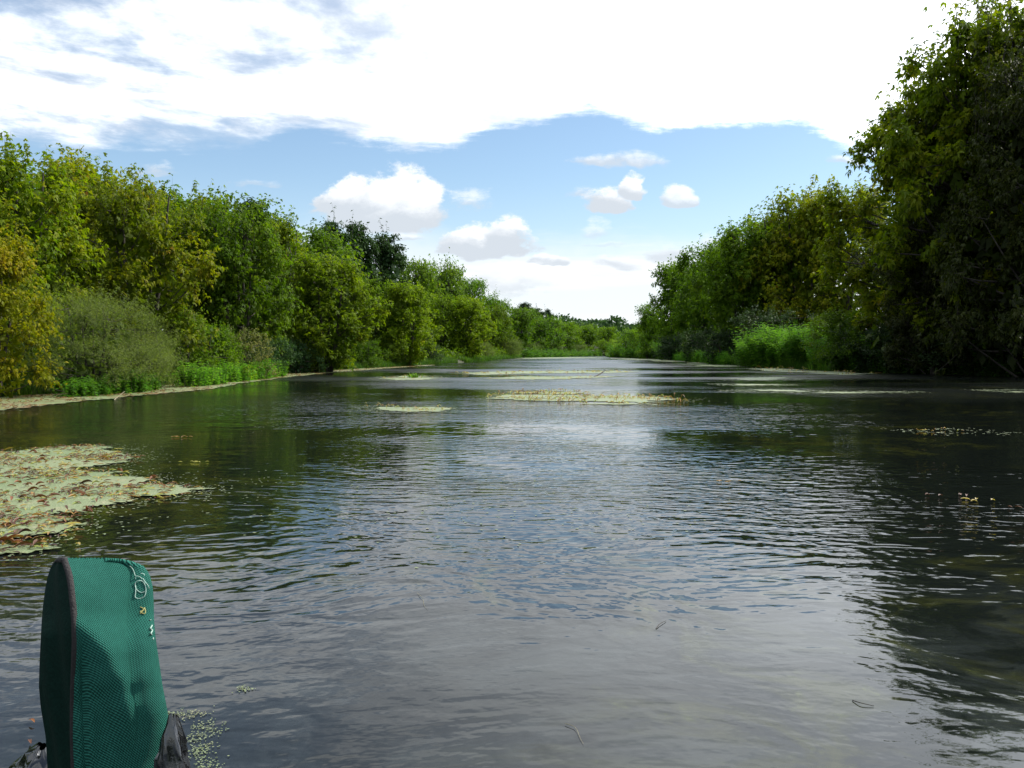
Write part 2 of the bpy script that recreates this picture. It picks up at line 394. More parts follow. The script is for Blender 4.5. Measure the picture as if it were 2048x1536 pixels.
def crown_parts(seed, H, Rr, lobes, shoots, leaves, leaf_len, leaf_w, leaflets=3, prof=None, zmin=.06, lobe_r=(.16, .27),
                upness=.55, shootl=(.5, 1.0), droop=.45, tips=10, core=500, stems=4, tscale=1.0):
    r = np.random.default_rng(seed)
    prof = prof or (lambda q: (1 - q) ** .55 * (.62 + .9 * q))
    # lobes over the whole body of the crown
    z = r.uniform(zmin, .90, lobes) ** .9
    az = r.uniform(0, 2 * np.pi, lobes)
    rad = prof(z) * Rr * np.sqrt(r.uniform(.12, 1, lobes)) * (1 + .16 * np.sin(az * 3 + seed) + .12 * np.sin(az * 2 + z * 7 + seed))
    Cn = np.stack([rad * np.cos(az), rad * np.sin(az), z * H * .92], 1)
    lr = r.uniform(*lobe_r, lobes) * Rr
    # outward shoots
    li = np.repeat(np.arange(lobes), shoots)
    out_ = nrm(Cn * np.array([1, 1, 0]) + 1e-4)
    d = rand_unit(len(li), r) + out_[li] * .75 + np.array([0, 0, upness])
    d = nrm(d)
    st = Cn[li] + rand_unit(len(li), r) * (lr[li] * .35)[:, None]
    sl = r.uniform(*shootl, len(li)) * lr[li] * 1.3
    # leaders on the skyline
    if tips:
        ta = r.uniform(0, 2 * np.pi, tips); tz = r.uniform(.80, .97, tips); tr_ = prof(tz) * Rr * r.uniform(.2, 1.0, tips)
        ts = np.stack([tr_ * np.cos(ta), tr_ * np.sin(ta), tz * H * .93 - .1 * H], 1)
        nt_ = 4
        ts = np.repeat(ts, nt_, 0) + r.normal(size=(tips * nt_, 3)) * .03 * H
        td = nrm(r.normal(size=ts.shape) * .22 + np.array([0, 0, 1.0]))
        st = np.vstack([st, ts]); d = np.vstack([d, td]); sl = np.concatenate([sl, r.uniform(.08, .19, len(ts)) * H])
    ns = len(st)
    q = np.linspace(.12, 1, leaves)[None, :] + r.normal(size=(ns, leaves)) * .05
    bend = nrm(r.normal(size=(ns, 3))) * .15
    P = st[:, None, :] + d[:, None, :] * (sl[:, None] * q)[..., None] + bend[:, None, :] * (sl[:, None] * q ** 2)[..., None]
    shoot_t = .5 + .5 * np.sin(st[:, 0] * 2.1 + seed) * np.sin(st[:, 1] * 1.9 + 1) * np.sin(st[:, 2] * 1.7 + 2)
    tint_s = shoot_t * .34 + r.uniform(0, .34, ns) + .10 * tscale
    tint_s = np.where(r.uniform(size=ns) > .98, tint_s + .25, tint_s)
    side = rand_unit(ns * leaves, r)
    P = P.reshape(-1, 3); D = np.repeat(d, leaves, 0)
    side = nrm(side - D * (side * D).sum(1, keepdims=True) * .8)
    A = nrm(side + D * .35 + np.array([0, 0, -droop]))
    Nn = nrm(np.array([0, 0, 1.0]) + r.normal(size=A.shape) * .55 + D * .2)
    L = leaf_len * r.uniform(.6, 1.25, len(P)); tn = np.repeat(tint_s, leaves) + r.normal(size=len(P)) * .07
    parts, tin = [], []
    if leaflets == 1:
        parts.append(diamonds(P, A, Nn, L, leaf_w * r.uniform(.7, 1.2, len(P)))); tin.append(np.repeat(tn, 4))
    else:
        S = nrm(np.cross(A, Nn)); pet = P + A * (L * .55)[:, None]
        W = leaf_w * r.uniform(.8, 1.2, len(P))
        for s_, l_, o_ in ((0, 1.0, pet), (1, .85, pet - A * (L * .1)[:, None]), (-1, .85, pet - A * (L * .1)[:, None]), (1, .75, P + A * (L * .1)[:, None]), (-1, .75, P + A * (L * .1)[:, None]))[:leaflets]:
            AA = nrm(A + S * s_ * 1.15 + np.array([0, 0, -.18 * abs(s_)]))
            parts.append(diamonds(o_, AA, Nn + r.normal(size=A.shape) * .15, L * l_, W, .25)); tin.append(np.repeat(tn + r.normal(size=len(P)) * .03, 4))
    if core:
        zc = r.uniform(zmin, .85, core); ac = r.uniform(0, 2 * np.pi, core); rc_ = prof(zc) * Rr * .62 * np.sqrt(r.uniform(0, 1, core))
        pc = np.stack([rc_ * np.cos(ac), rc_ * np.sin(ac), zc * H * .9], 1)
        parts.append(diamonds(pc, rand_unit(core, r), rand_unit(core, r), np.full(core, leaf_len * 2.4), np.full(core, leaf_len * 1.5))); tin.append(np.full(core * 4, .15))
    cv_, cf_ = join(parts); ct_ = np.clip(np.concatenate(tin), 0, 1)
    # wood: stems from the ground, a limb to every lobe, twigs of the skyline shoots
    sp = []; sr = []
    for i in range(stems):
        a = 2 * np.pi * i / stems + r.uniform(-.5, .5); rr_ = Rr * r.uniform(.12, .38); top = np.array([rr_ * math.cos(a), rr_ * math.sin(a), H * r.uniform(.62, .88)])
        b0 = np.array([.12 * math.cos(a), .12 * math.sin(a), -.25]) * (stems > 1) + np.array([0, 0, -.25]) * (stems <= 1)
        m_ = b0 * .5 + top * .5 + np.array([math.cos(a), math.sin(a), 0]) * Rr * .06 + r.normal(size=3) * .02 * H
        tt = np.linspace(0, 1, 9)[:, None]
        sp.append(b0 * (1 - tt) ** 2 + 2 * m_ * tt * (1 - tt) + top * tt ** 2); sr.append(np.linspace(.016, .004, 9) * H)
    sp = np.array(sp); sr = np.array(sr)
    wood = [tubes(sp, sr, 7)]
    allp = sp.reshape(-1, 3); nodes = []
    for i in range(lobes):
        cand = allp[allp[:, 2] < Cn[i, 2] + .02 * H]
        if len(cand) == 0: cand = allp[:3]
        j = np.argmin(((cand - Cn[i]) * np.array([1, 1, 1.4])) @ np.ones(3) * 0 + np.linalg.norm((cand - Cn[i]) * np.array([1, 1, .8]), axis=1) + r.uniform(0, .1 * H, len(cand)))
        a_ = cand[j]; mid = (a_ + Cn[i]) / 2 + np.array([0, 0, -.02 * H]) + r.normal(size=3) * .015 * H
        tt = np.linspace(0, 1, 5)[:, None]
        nodes.append(a_ * (1 - tt) ** 2 + 2 * mid * tt * (1 - tt) + Cn[i] * tt ** 2)
    wood.append(tubes(np.array(nodes), np.repeat(np.linspace(.0048, .0016, 5)[None] * H, lobes, 0), 5))
    k0 = ns - tips * 4 if tips else ns
    sel = np.concatenate([np.arange(k0, ns), np.arange(0, k0, 3)])
    tt = np.array([0, .5, 1.0])
    tw = st[sel][:, None, :] + d[sel][:, None, :] * (sl[sel][:, None] * tt)[..., None] + bend[sel][:, None, :] * (sl[sel][:, None] * tt ** 2)[..., None]
    wood.append(tubes(tw, np.repeat(np.array([[.0011, .0008, .0003]]) * H, len(sel), 0), 3))
    wv, wf = join(wood)
    return (cv_, cf_, ct_), (wv, wf)

PROTO = {}
def proto(key, mat, H, **kw):
    (cv_, cf_, ct_), (wv, wf) = crown_parts(H=H, **kw)
    top = np.sort(cv_[:, 2])[-40]
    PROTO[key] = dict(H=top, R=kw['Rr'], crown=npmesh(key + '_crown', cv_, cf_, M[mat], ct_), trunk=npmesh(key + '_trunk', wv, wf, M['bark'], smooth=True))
cone = lambda q: (1 - q) ** .8 * (.75 + .5 * q)
dome = lambda q: np.sqrt(np.maximum(0, 1 - q ** 2.2)) * (.80 + .25 * q)
for i in range(3):
    proto('elder%d' % i, 'elder', 7.0, seed=11 + i, Rr=3.0, lobes=50, lobe_r=(.19, .31), shoots=18, leaves=8, leaf_len=.150, leaf_w=.078, tips=14, core=900, prof=lambda q: (1 - q) ** .58 * (.52 + 1.15 * q))
for i in range(2):
    proto('green%d' % i, 'green', 8.0, seed=31 + i, Rr=3.4, lobes=54, lobe_r=(.19, .31), shoots=17, leaves=8, leaf_len=.18, leaf_w=.095, tips=12, core=800, prof=lambda q: (1 - q) ** .6 * (.50 + 1.35 * q))
for i in range(2):
    proto('big%d' % i, 'shade', 14.0, seed=51 + i, Rr=5.4, lobes=150, shoots=13, leaves=9, leaf_len=.23, leaf_w=.095, tips=16, core=1600, lobe_r=(.12, .22), stems=3,
          prof=lambda q: (1 - q) ** .5 * (.75 + .7 * q))
proto('bigelder', 'elder', 14.0, seed=57, Rr=5.0, lobes=125, shoots=13, leaves=9, leaf_len=.23, leaf_w=.11, tips=46, core=1500, lobe_r=(.09, .17), stems=3,
      prof=lambda q: (1 - q) ** .6 * (.75 + .75 * q))
for i in range(2):
    proto('far%d' % i, 'green', 9.0, seed=61 + i, Rr=4.0, lobes=70, shoots=14, leaves=5, leaf_len=.30, leaf_w=.17, leaflets=1, tips=8, core=400, prof=dome)
for i in range(2):
    proto('conifer%d' % i, 'dark', 11.0, seed=71 + i, Rr=2.6, lobes=60, shoots=15, leaves=7, leaf_len=.26, leaf_w=.12, leaflets=1, tips=2, core=700, prof=lambda q: (1 - q) ** .85 * (1.35 + .3 * np.sin(q * 19)), upness=.2, stems=1)
for i in range(2):
    proto('willow%d' % i, 'willow', 3.6, seed=81 + i, Rr=2.7, lobes=85, shoots=24, leaves=14, leaf_len=.115, leaf_w=.020, leaflets=1, tips=14, core=500, prof=dome, upness=.9, shootl=(.7, 1.5), droop=.1, stems=6, tscale=2)
for i in range(2):
    proto('shrub%d' % i, 'green', 2.4, seed=91 + i, Rr=1.6, lobes=46, shoots=14, leaves=8, leaf_len=.085, leaf_w=.05, leaflets=1, tips=8, core=500, prof=dome, stems=5)
proto('darkshrub', 'dark', 2.4, seed=95, Rr=1.6, lobes=46, shoots=14, leaves=8, leaf_len=.09, leaf_w=.045, leaflets=1, tips=8, core=500, prof=dome, stems=5)
proto('hopshrub', 'hop', 2.2, seed=97, Rr=1.4, lobes=50, shoots=14, leaves=9, leaf_len=.065, leaf_w=.045, leaflets=1, tips=4, core=400, prof=dome, stems=4)

def plant(name, key, px, D, top_py, label, cat, group=None, w=1.0, tint=(1, 1, 1), gz=None, rot=None):
    """stand a tree at the bearing of photo column px, D metres ahead, as tall as its top row demands"""
    b_ = atdist(px, 700, D); T = atdist(px, top_py, D)[2]
    g = float(ground(b_[0], b_[1])[0]) if gz is None else gz
    g = max(g, -.05)
    return plant_at(name, key, b_[0], D, g, T - g, label, cat, group, w, tint, rot)
def plant_at(name, key, X, Y, g, H, label, cat, group=None, w=1.0, tint=(1, 1, 1), rot=None):
    pr = PROTO[key]; s = H / pr['H']
    e = empty(name, (X, Y, g - .05), random.uniform(0, 6.28) if rot is None else rot)
    e.scale = (s * w, s * w, s)
    tr = link('trunk', pr['trunk'], e)
    cr = link('crown', pr['crown'], e); cr.color = (*tint, 1); cr['kind'] = 'stuff'
    tag(e, label, cat, group)
    return e
# ------------------------------------------------------------------ trees of the left bank
YEL = (1.20, 1.08, .9); OLV = (1.02, 1.06, .9); GRN = (1.15, 1.1, .9); DRK = (1.1, 1.2, 1.2); LIM = (1.55, 1.35, .9)
GL = 'broad leaved trees along the left bank'
L_ = [
 # px, D, top, proto, width, tint, name, label
 (-60, 21.5, 318, 'elder1', 1.0, YEL, 'box elder at the left edge of the view, leaning over the willow bush'),
 (30, 24.5, 262, 'elder0', .95, OLV, 'tallest box elder by the left edge with thin shoots against the cloud'),
 (150, 27, 290, 'elder2', 1.0, YEL, 'yellowing box elder rising behind the grey-green willow bush'),
 (285, 29, 335, 'elder1', .95, YEL, 'orange-tinged box elder with a pair of bare-tipped shoots on top'),
 (400, 33, 366, 'elder0', .90, OLV, 'olive box elder behind the hop-covered shrub'),
 (478, 37, 385, 'green0', .85, OLV, 'round-topped olive tree right of the hop-covered shrub'),
 (560, 38.5, 418, 'elder2', .90, OLV, 'dull olive tree with a ragged top before the dark row begins'),
 (655, 43.0, 498, 'green1', 1.10, (1.5, 1.3, .9), 'bright lime-green box elder with a steep rounded flank'),
 (745, 52.0, 545, 'green0', 1.05, GRN, 'green tree in a fold just right of the lime-green box elder'),
 (815, 60.0, 560, 'green1', 1.05, LIM, 'yellow-green tree with a low branch out over the mat of dead leaves'),
 (880, 72.0, 578, 'green0', 1.05, GRN, 'dense green tree standing at the outward curve of the left bank'),
 (940, 84.0, 590, 'green1', 1.05, LIM, 'yellow-green tree below the pale willow domes of the left bank'),
 (985, 100.0, 604, 'green0', 1.10, GRN, 'last tall bright tree of the left bank before the low far trees'),
]
for k_, (px, D, top, key, w, ti, lab) in enumerate(L_):
    f_ = 1 + .075 * (-1) ** k_; v_ = random.uniform(.82, 1.12)
    plant('box_elder_tree', key, px, D * f_, top, lab, 'tree', GL, w * .92, (ti[0] * v_, ti[1] * v_, ti[2]))
for px, D, top, key, w, ti, lab in [
 (520, 47, 398, 'conifer0', 1.25, DRK, 'dark pointed tree top between the olive trees'),
 (668, 70, 430, 'conifer1', 1.1, DRK, 'tallest and leftmost of the three dark spired trees'),
 (722, 72, 442, 'conifer0', 1.0, DRK, 'middle one of the three dark spired trees'),
 (775, 74, 456, 'conifer1', 1.05, DRK, 'dark open-branched tree, right of the other two spired trees')]:
    plant('dark_tree', key, px, D, top, lab, 'tree', 'dark spired trees above the left bank', w, ti)
for px, D, top, key, w, ti, lab in [
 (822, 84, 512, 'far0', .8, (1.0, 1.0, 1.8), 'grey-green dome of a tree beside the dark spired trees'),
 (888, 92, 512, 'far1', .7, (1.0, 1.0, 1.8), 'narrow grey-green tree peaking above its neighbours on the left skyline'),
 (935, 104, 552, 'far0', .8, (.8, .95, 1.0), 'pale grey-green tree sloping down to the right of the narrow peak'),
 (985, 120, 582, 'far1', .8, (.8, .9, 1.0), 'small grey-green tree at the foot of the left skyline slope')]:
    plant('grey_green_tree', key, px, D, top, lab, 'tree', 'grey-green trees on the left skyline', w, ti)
# back rows that close the wood
for i, (px, D, top, key, wh) in enumerate([(-140, 26, 300, 'elder0', 'beyond the left edge of the photo'), (90, 33, 300, 'green0', 'between the two leftmost box elders'), (230, 36, 330, 'elder2', 'left of the pair of bare-tipped shoots'), (350, 41, 372, 'green1', 'right of the pair of bare-tipped shoots'), (450, 46, 378, 'green0', 'above the hop-covered shrub'), (600, 52, 435, 'green0', 'left of the lime-green box elder'), (640, 60, 470, 'far1', 'right behind the lime-green box elder'), (860, 105, 540, 'far1', 'below the narrow grey-green peak')]):
    plant('background_tree', key, px, D, top, 'dim olive second-row tree of the left bank, ' + wh, 'tree', 'second row of trees on the left bank', 1.05, (.8, .85, .85))
# far end of the river
for px, D, top, key, w, ti, lab in [
 (1045, 150, 604, 'conifer0', 1.6, (.9, 1, 1.1), 'ragged dark clump of tree tops at the far bend'),
 (1075, 152, 612, 'conifer1', 1.6, (.9, 1, 1.1), 'dark tree just right of the ragged clump at the far bend'),
 (1098, 165, 617, 'conifer0', .9, (.9, 1, 1.1), 'lone dark pointed tree at the far bend')]:
    plant('dark_tree', key, px, D, top, lab, 'tree', 'dark trees at the far bend', w, ti)
for px, D, top, key, w, ti, lab in [
 (1035, 128, 612, 'far0', 1.2, (.8, .9, .95), 'dark round tree where the left bank reaches the far bend'),
 (1085, 142, 628, 'far1', 1.3, (.85, 1, 1), 'round grey-green tree below the lone dark pointed tree'),
 (1130, 152, 640, 'far0', 1.3, (1.1, 1.15, .9), 'yellow-green low tree in the middle of the far bend'),
 (1172, 158, 645, 'far1', 1.3, (1.1, 1.15, .9), 'yellow-green low tree right of centre at the far bend'),
 (1215, 160, 652, 'far0', 1.2, (1.15, 1.2, .95), 'pale low tree at the far end of the open water')]:
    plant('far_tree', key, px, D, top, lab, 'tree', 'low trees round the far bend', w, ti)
r2 = np.random.default_rng(5)
# ------------------------------------------------------------------ trees of the right bank
GR = 'broad leaved trees along the right bank'
for px, D, top, key, w, ti, lab in [
 (1303, 112, 602, 'green0', .95, (.9, 1, .8), 'small tree with leaning tips at the far end of the right bank'),
 (1352, 92, 520, 'green1', .82, (.9, 1, .9), 'dark green tree at the step in the right skyline, farthest tall one'),
 (1418, 78, 470, 'green0', .85, (.9, 1, .9), 'green tree with one tuft leaning left over the right skyline'),
 (1490, 66, 432, 'green1', .85, (.95, 1, .9), 'green tree behind the bright nettle bed, left of the yellowish one'),
 (1545, 66, 402, 'elder1', .85, OLV, 'olive tree with spiky upright shoots above the nettle bed'),
 (1612, 64, 355, 'elder0', .85, YEL, 'yellow-green tree with tall upright shoots on its crown'),
 (1690, 62, 350, 'elder2', .85, YEL, 'bright yellowish tree tucked against the great dark tree'),
 ]:
    plant('box_elder_tree', key, px, D, top, lab, 'tree', GR, w, ti)
for px, D, top, key, w, ti, lab in [
 (1862, 39, 110, 'bigelder', 1.0, (1.0, .95, .8), 'tall tree leaning over the river, left shoulder of the great dark mass'),
 (1985, 36, -70, 'bigelder', .85, (1.0, .98, .8), 'tallest tree of the photo, its leafy top leaving the upper edge'),
 (2065, 33, 40, 'big0', .70, (.75, .75, .8), 'dark tall tree standing at the right edge'),
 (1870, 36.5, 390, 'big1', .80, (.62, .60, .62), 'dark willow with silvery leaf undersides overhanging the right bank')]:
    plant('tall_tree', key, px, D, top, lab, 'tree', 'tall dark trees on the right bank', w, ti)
for i, (X, Y, H, key, wh) in enumerate([(25.5, 25, 13, 'big1', 'just outside the right edge of the photo'), (26, 16, 13.5, 'big0', 'mirrored at the lower right of the photo'), (27, 7, 12, 'big1', 'level with the boat')]):
    plant_at('tall_tree', key, X, Y, .5, H, 'tall dark tree of the near right bank, ' + wh, 'tree', 'tall dark trees of the near right bank', .95, (.8, .8, .8))
for i, (X, Y, H, key, wh) in enumerate([(-15.5, 10, 7, 'elder0', 'just outside the left edge of the photo'), (-16, 3, 7, 'elder2', 'level with the boat')]):
    plant_at('box_elder_tree', key, X, Y, .5, H, 'box elder of the near left bank, ' + wh, 'tree', 'box elders of the near left bank', 1, OLV)
for i, (px, D, top, key, wh) in enumerate([(1380, 104, 520, 'far0', 'behind the step in the right skyline'), (1460, 88, 470, 'green1', 'right of the tuft leaning left'), (1580, 70, 410, 'green0', 'behind the spiky upright shoots'), (1900, 46, 180, 'big0', 'behind the tallest tree')]):
    plant('background_tree', key, px, D, top, 'dim second-row tree of the right bank, ' + wh, 'tree', 'second row of trees on the right bank', .9, (.75, .8, .8))

# ------------------------------------------------------------------ shrubs
plant('box_elder_tree', 'elder2', -15, 18.2, 440, 'low yellow-orange box elder branching down to the weed fringe at the left edge', 'tree', GL, .85, (1.5, 1.1, .8))
WB = 'grey-green willow bushes on the left bank'
for px, D, top, w, key, lab in [
 (185, 20.8, 552, 1.05, 'willow0', 'large grey-green willow bush spreading over the left bank, nearest of the bushes'),
 (285, 23.2, 640, .85, 'willow1', 'lower right half of the grey-green willow thicket, ending above the bright herbs'),
]:
    plant('willow_bush', key, px, D, top, lab, 'bush', WB, w, (1, 1, 1))
for px, D, top, w, key, ti, lab in [
 (-5, 19.3, 690, .8, 'shrub0', YEL, 'yellowish low shrub at the left edge over the leaf-strewn mat'),
 (385, 27.5, 610, .95, 'shrub1', (1.1, 1.1, 1.2), 'pale-leaved shrub at the foot of the olive box elder'),
 (430, 29.5, 640, .8, 'shrub0', (.9, 1, 1), 'green shrub just left of the hop-covered shrub'),
 (535, 33, 668, .9, 'darkshrub', (1.4, 1.6, 1.7), 'blue-green shrub right of the hop-covered shrub'),
 (592, 38, 672, 1.0, 'darkshrub', (1.2, 1.4, 1.5), 'dark shrub at the water where the leaf mat narrows'),
 (640, 40.5, 668, 1.1, 'darkshrub', (1, 1, 1), 'dark brown-green shrub below the lime-green box elder'),
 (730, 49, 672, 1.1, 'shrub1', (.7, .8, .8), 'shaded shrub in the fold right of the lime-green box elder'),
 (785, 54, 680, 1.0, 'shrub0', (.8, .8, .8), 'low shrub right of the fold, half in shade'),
 (860, 62, 682, 1.0, 'darkshrub', (1.2, 1.2, 1), 'dark low shrub at the outward curve of the left bank'),
 (965, 86, 678, 1.1, 'willow0', (.9, .9, .9), 'grey-green bush hanging to the water before the far bend'),
 (1018, 108, 672, 1.2, 'willow1', (.9, .95, .9), 'round grey-green bush at the last point of the left bank'),
 (1065, 128, 682, 1.2, 'willow0', (.8, .9, .9), 'low grey bush on the far bend below the dark clump'),
 (1110, 141, 684, 1.2, 'willow1', (.8, .9, .9), 'low grey bush in the middle of the far bend'),
 (1160, 150, 686, 1.3, 'willow0', (.9, 1, .9), 'low grey bush right of centre at the far bend'),
 (1213, 152, 676, 1.2, 'shrub0', (1.3, 1.3, 1), 'bright low bush at the end of the open water'),
 (1262, 118, 652, 1.1, 'shrub1', (1.2, 1.3, 1), 'light green bush at the tip of the right bank'),
 (1300, 100, 662, 1.1, 'shrub0', (.9, 1, .9), 'green bush behind the tip of the right bank'),
 (1345, 86, 668, 1.2, 'darkshrub', (1, 1, 1), 'dark bush under the farthest tall tree of the right bank'),
 (1400, 74, 655, 1.2, 'darkshrub', (1.1, 1.2, 1), 'dark bush left of the bright nettle bed, by the waterline'),
 (1450, 64, 650, 1.2, 'darkshrub', (1, 1, 1), 'shadowed bush touching the left end of the nettle bed'),
 (1545, 56, 610, 1.2, 'darkshrub', (1, 1, 1), 'dark bush rising behind the nettle bed'),
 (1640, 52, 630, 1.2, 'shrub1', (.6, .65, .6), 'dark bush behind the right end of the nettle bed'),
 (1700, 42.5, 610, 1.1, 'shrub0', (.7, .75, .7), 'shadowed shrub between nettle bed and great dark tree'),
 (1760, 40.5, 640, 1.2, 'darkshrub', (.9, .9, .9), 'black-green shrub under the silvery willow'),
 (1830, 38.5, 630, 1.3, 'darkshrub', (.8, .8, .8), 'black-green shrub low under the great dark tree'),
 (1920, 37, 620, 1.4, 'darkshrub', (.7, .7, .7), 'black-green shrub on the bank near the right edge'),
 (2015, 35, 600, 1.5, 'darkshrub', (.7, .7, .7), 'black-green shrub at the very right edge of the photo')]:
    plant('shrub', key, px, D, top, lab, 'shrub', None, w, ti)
plant('hop_covered_shrub', 'hopshrub', 478, 30.5, 650, 'shrub overgrown with pale brownish hop flowers on the left bank', 'shrub', None, 1.0)

# ------------------------------------------------------------------ herbs and grass
def herb_bed(name, poly_pts, n, hgt, label, cat, mat='herb', lean=(0, 0), leaf=(.10, .035), tint=(1, 1, 1), seed=0, nleaf=11):
    """upright leafy stems filling a patch of bank"""
    r = np.random.default_rng(seed)
    pp = np.array(poly_pts, float)
    w_ = r.dirichlet(np.ones(len(pp)) * .22, n)
    base = w_ @ pp + r.normal(size=(n, 2)) * .15
    g = ground(base[:, 0], base[:, 1]); g = np.maximum(g, -.05)
    Hh = hgt * r.uniform(.45, 1.15, n) * (.85 + .3 * np.sin(base[:, 0] * 1.9 + seed) * np.sin(base[:, 1] * 1.3))
    top = np.stack([base[:, 0] + r.normal(size=n) * .18 * Hh + lean[0] * Hh, base[:, 1] + r.normal(size=n) * .18 * Hh + lean[1] * Hh, g + Hh], 1)
    b3 = np.stack([base[:, 0], base[:, 1], g - .05], 1)
    mid = b3 * .5 + top * .5 + np.stack([-lean[0] * Hh * .25, -lean[1] * Hh * .25, Hh * .05], 1)
    tt = np.linspace(0, 1, 4)[None, :, None]
    path = b3[:, None] * (1 - tt) ** 2 + 2 * mid[:, None] * tt * (1 - tt) + top[:, None] * tt ** 2
    stem = tubes(path, np.repeat(np.array([[.008, .007, .005, .002]]), n, 0), 3)
    q = np.linspace(.12, 1, nleaf)[None, :, None]
    P = (b3[:, None] * (1 - q) ** 2 + 2 * mid[:, None] * q * (1 - q) + top[:, None] * q ** 2).reshape(-1, 3)
    P = np.repeat(P, 2, 0)
    a = r.uniform(0, 2 * np.pi, len(P) // 2); a = np.stack([a, a + np.pi], 1).ravel()
    A = np.stack([np.cos(a), np.sin(a), r.uniform(-.1, .6, len(P))], 1)
    N = np.array([0, 0, 1.0]) + r.normal(size=A.shape) * .3
    qs = np.repeat(np.tile(np.linspace(.12, 1, nleaf), n), 2)
    L = leaf[0] * r.uniform(.7, 1.3, len(P)) * (1.1 - .5 * qs ** 3)
    lv, lf = diamonds(P, A, N, L, L * leaf[1] / leaf[0], .25)
    e = empty(name, (float(pp[:, 0].mean()), float(pp[:, 1].mean()), 0))
    off = np.array([pp[:, 0].mean(), pp[:, 1].mean(), 0])
    tn = np.clip(np.repeat(np.repeat(r.uniform(.15, .85, n), nleaf * 2) + r.normal(size=len(P)) * .08, 4), 0, 1)
    o1 = link('leaves', npmesh(name + '_leaves', lv - off, lf, M[mat], tn), e); o1.color = (*tint, 1); o1['kind'] = 'stuff'
    o2 = link('stems', npmesh(name + '_stems', stem[0] - off, stem[1], M['stem'], smooth=True), e); o2['kind'] = 'stuff'
    tag(e, label, cat)
    return e
def wpt(px, D): return ((px - 1024) / F * D, D)
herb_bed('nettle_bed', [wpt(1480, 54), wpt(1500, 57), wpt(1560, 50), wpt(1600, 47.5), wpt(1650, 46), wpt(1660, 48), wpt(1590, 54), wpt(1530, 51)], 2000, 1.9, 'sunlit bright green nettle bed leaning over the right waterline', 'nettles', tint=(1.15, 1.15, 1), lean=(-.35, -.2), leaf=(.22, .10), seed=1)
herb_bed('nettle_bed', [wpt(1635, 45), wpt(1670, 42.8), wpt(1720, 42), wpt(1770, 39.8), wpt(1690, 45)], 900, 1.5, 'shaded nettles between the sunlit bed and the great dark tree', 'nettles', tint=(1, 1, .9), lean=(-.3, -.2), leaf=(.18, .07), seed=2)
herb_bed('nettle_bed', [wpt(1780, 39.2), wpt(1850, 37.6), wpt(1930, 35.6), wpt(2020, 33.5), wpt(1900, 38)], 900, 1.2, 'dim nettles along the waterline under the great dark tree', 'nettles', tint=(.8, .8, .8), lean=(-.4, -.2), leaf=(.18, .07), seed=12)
herb_bed('herb_clump', [wpt(372, 23.8), wpt(435, 26.2), wpt(410, 25.0), wpt(395, 25.5)], 420, .75, 'bright green herb clump below the pale-leaved shrub', 'herbs', tint=(1.2, 1.2, 1), leaf=(.11, .05), seed=3)
herb_bed('herb_clump', [wpt(455, 27.2), wpt(520, 30.5), wpt(560, 34), wpt(500, 30.8)], 620, .72, 'long bright green herb clump at the foot of the hop-covered shrub', 'herbs', tint=(1.25, 1.25, 1), leaf=(.12, .05), seed=4)
herb_bed('herb_clump', [wpt(150, 18.8), wpt(260, 20.6), wpt(300, 22), wpt(220, 20.6)], 420, .5, 'low green herbs under the willow bush at the waterline', 'herbs', tint=(.95, 1, 1), leaf=(.10, .05), seed=5)
herb_bed('herb_clump', [wpt(1225, 122), wpt(1290, 108), wpt(1340, 92), wpt(1345, 96), wpt(1270, 118)], 700, 1.7, 'pale green waterside herbs along the tip of the right bank', 'herbs', tint=(.8, .8, .8), lean=(-.5, 0), leaf=(.30, .10), seed=6)
herb_bed('herb_clump', [wpt(1350, 86), wpt(1400, 70), wpt(1455, 60), wpt(1400, 74)], 600, .9, 'dim green waterside herbs left of the nettle bed', 'herbs', tint=(.9, 1, .9), leaf=(.22, .08), seed=7)
herb_bed('herb_clump', [wpt(1050, 114), wpt(1110, 137), wpt(1200, 148), wpt(1090, 131)], 800, 1.1, 'pale low herbs along the water at the far bend', 'herbs', tint=(.65, .65, .7), leaf=(.34, .14), seed=8, nleaf=6)
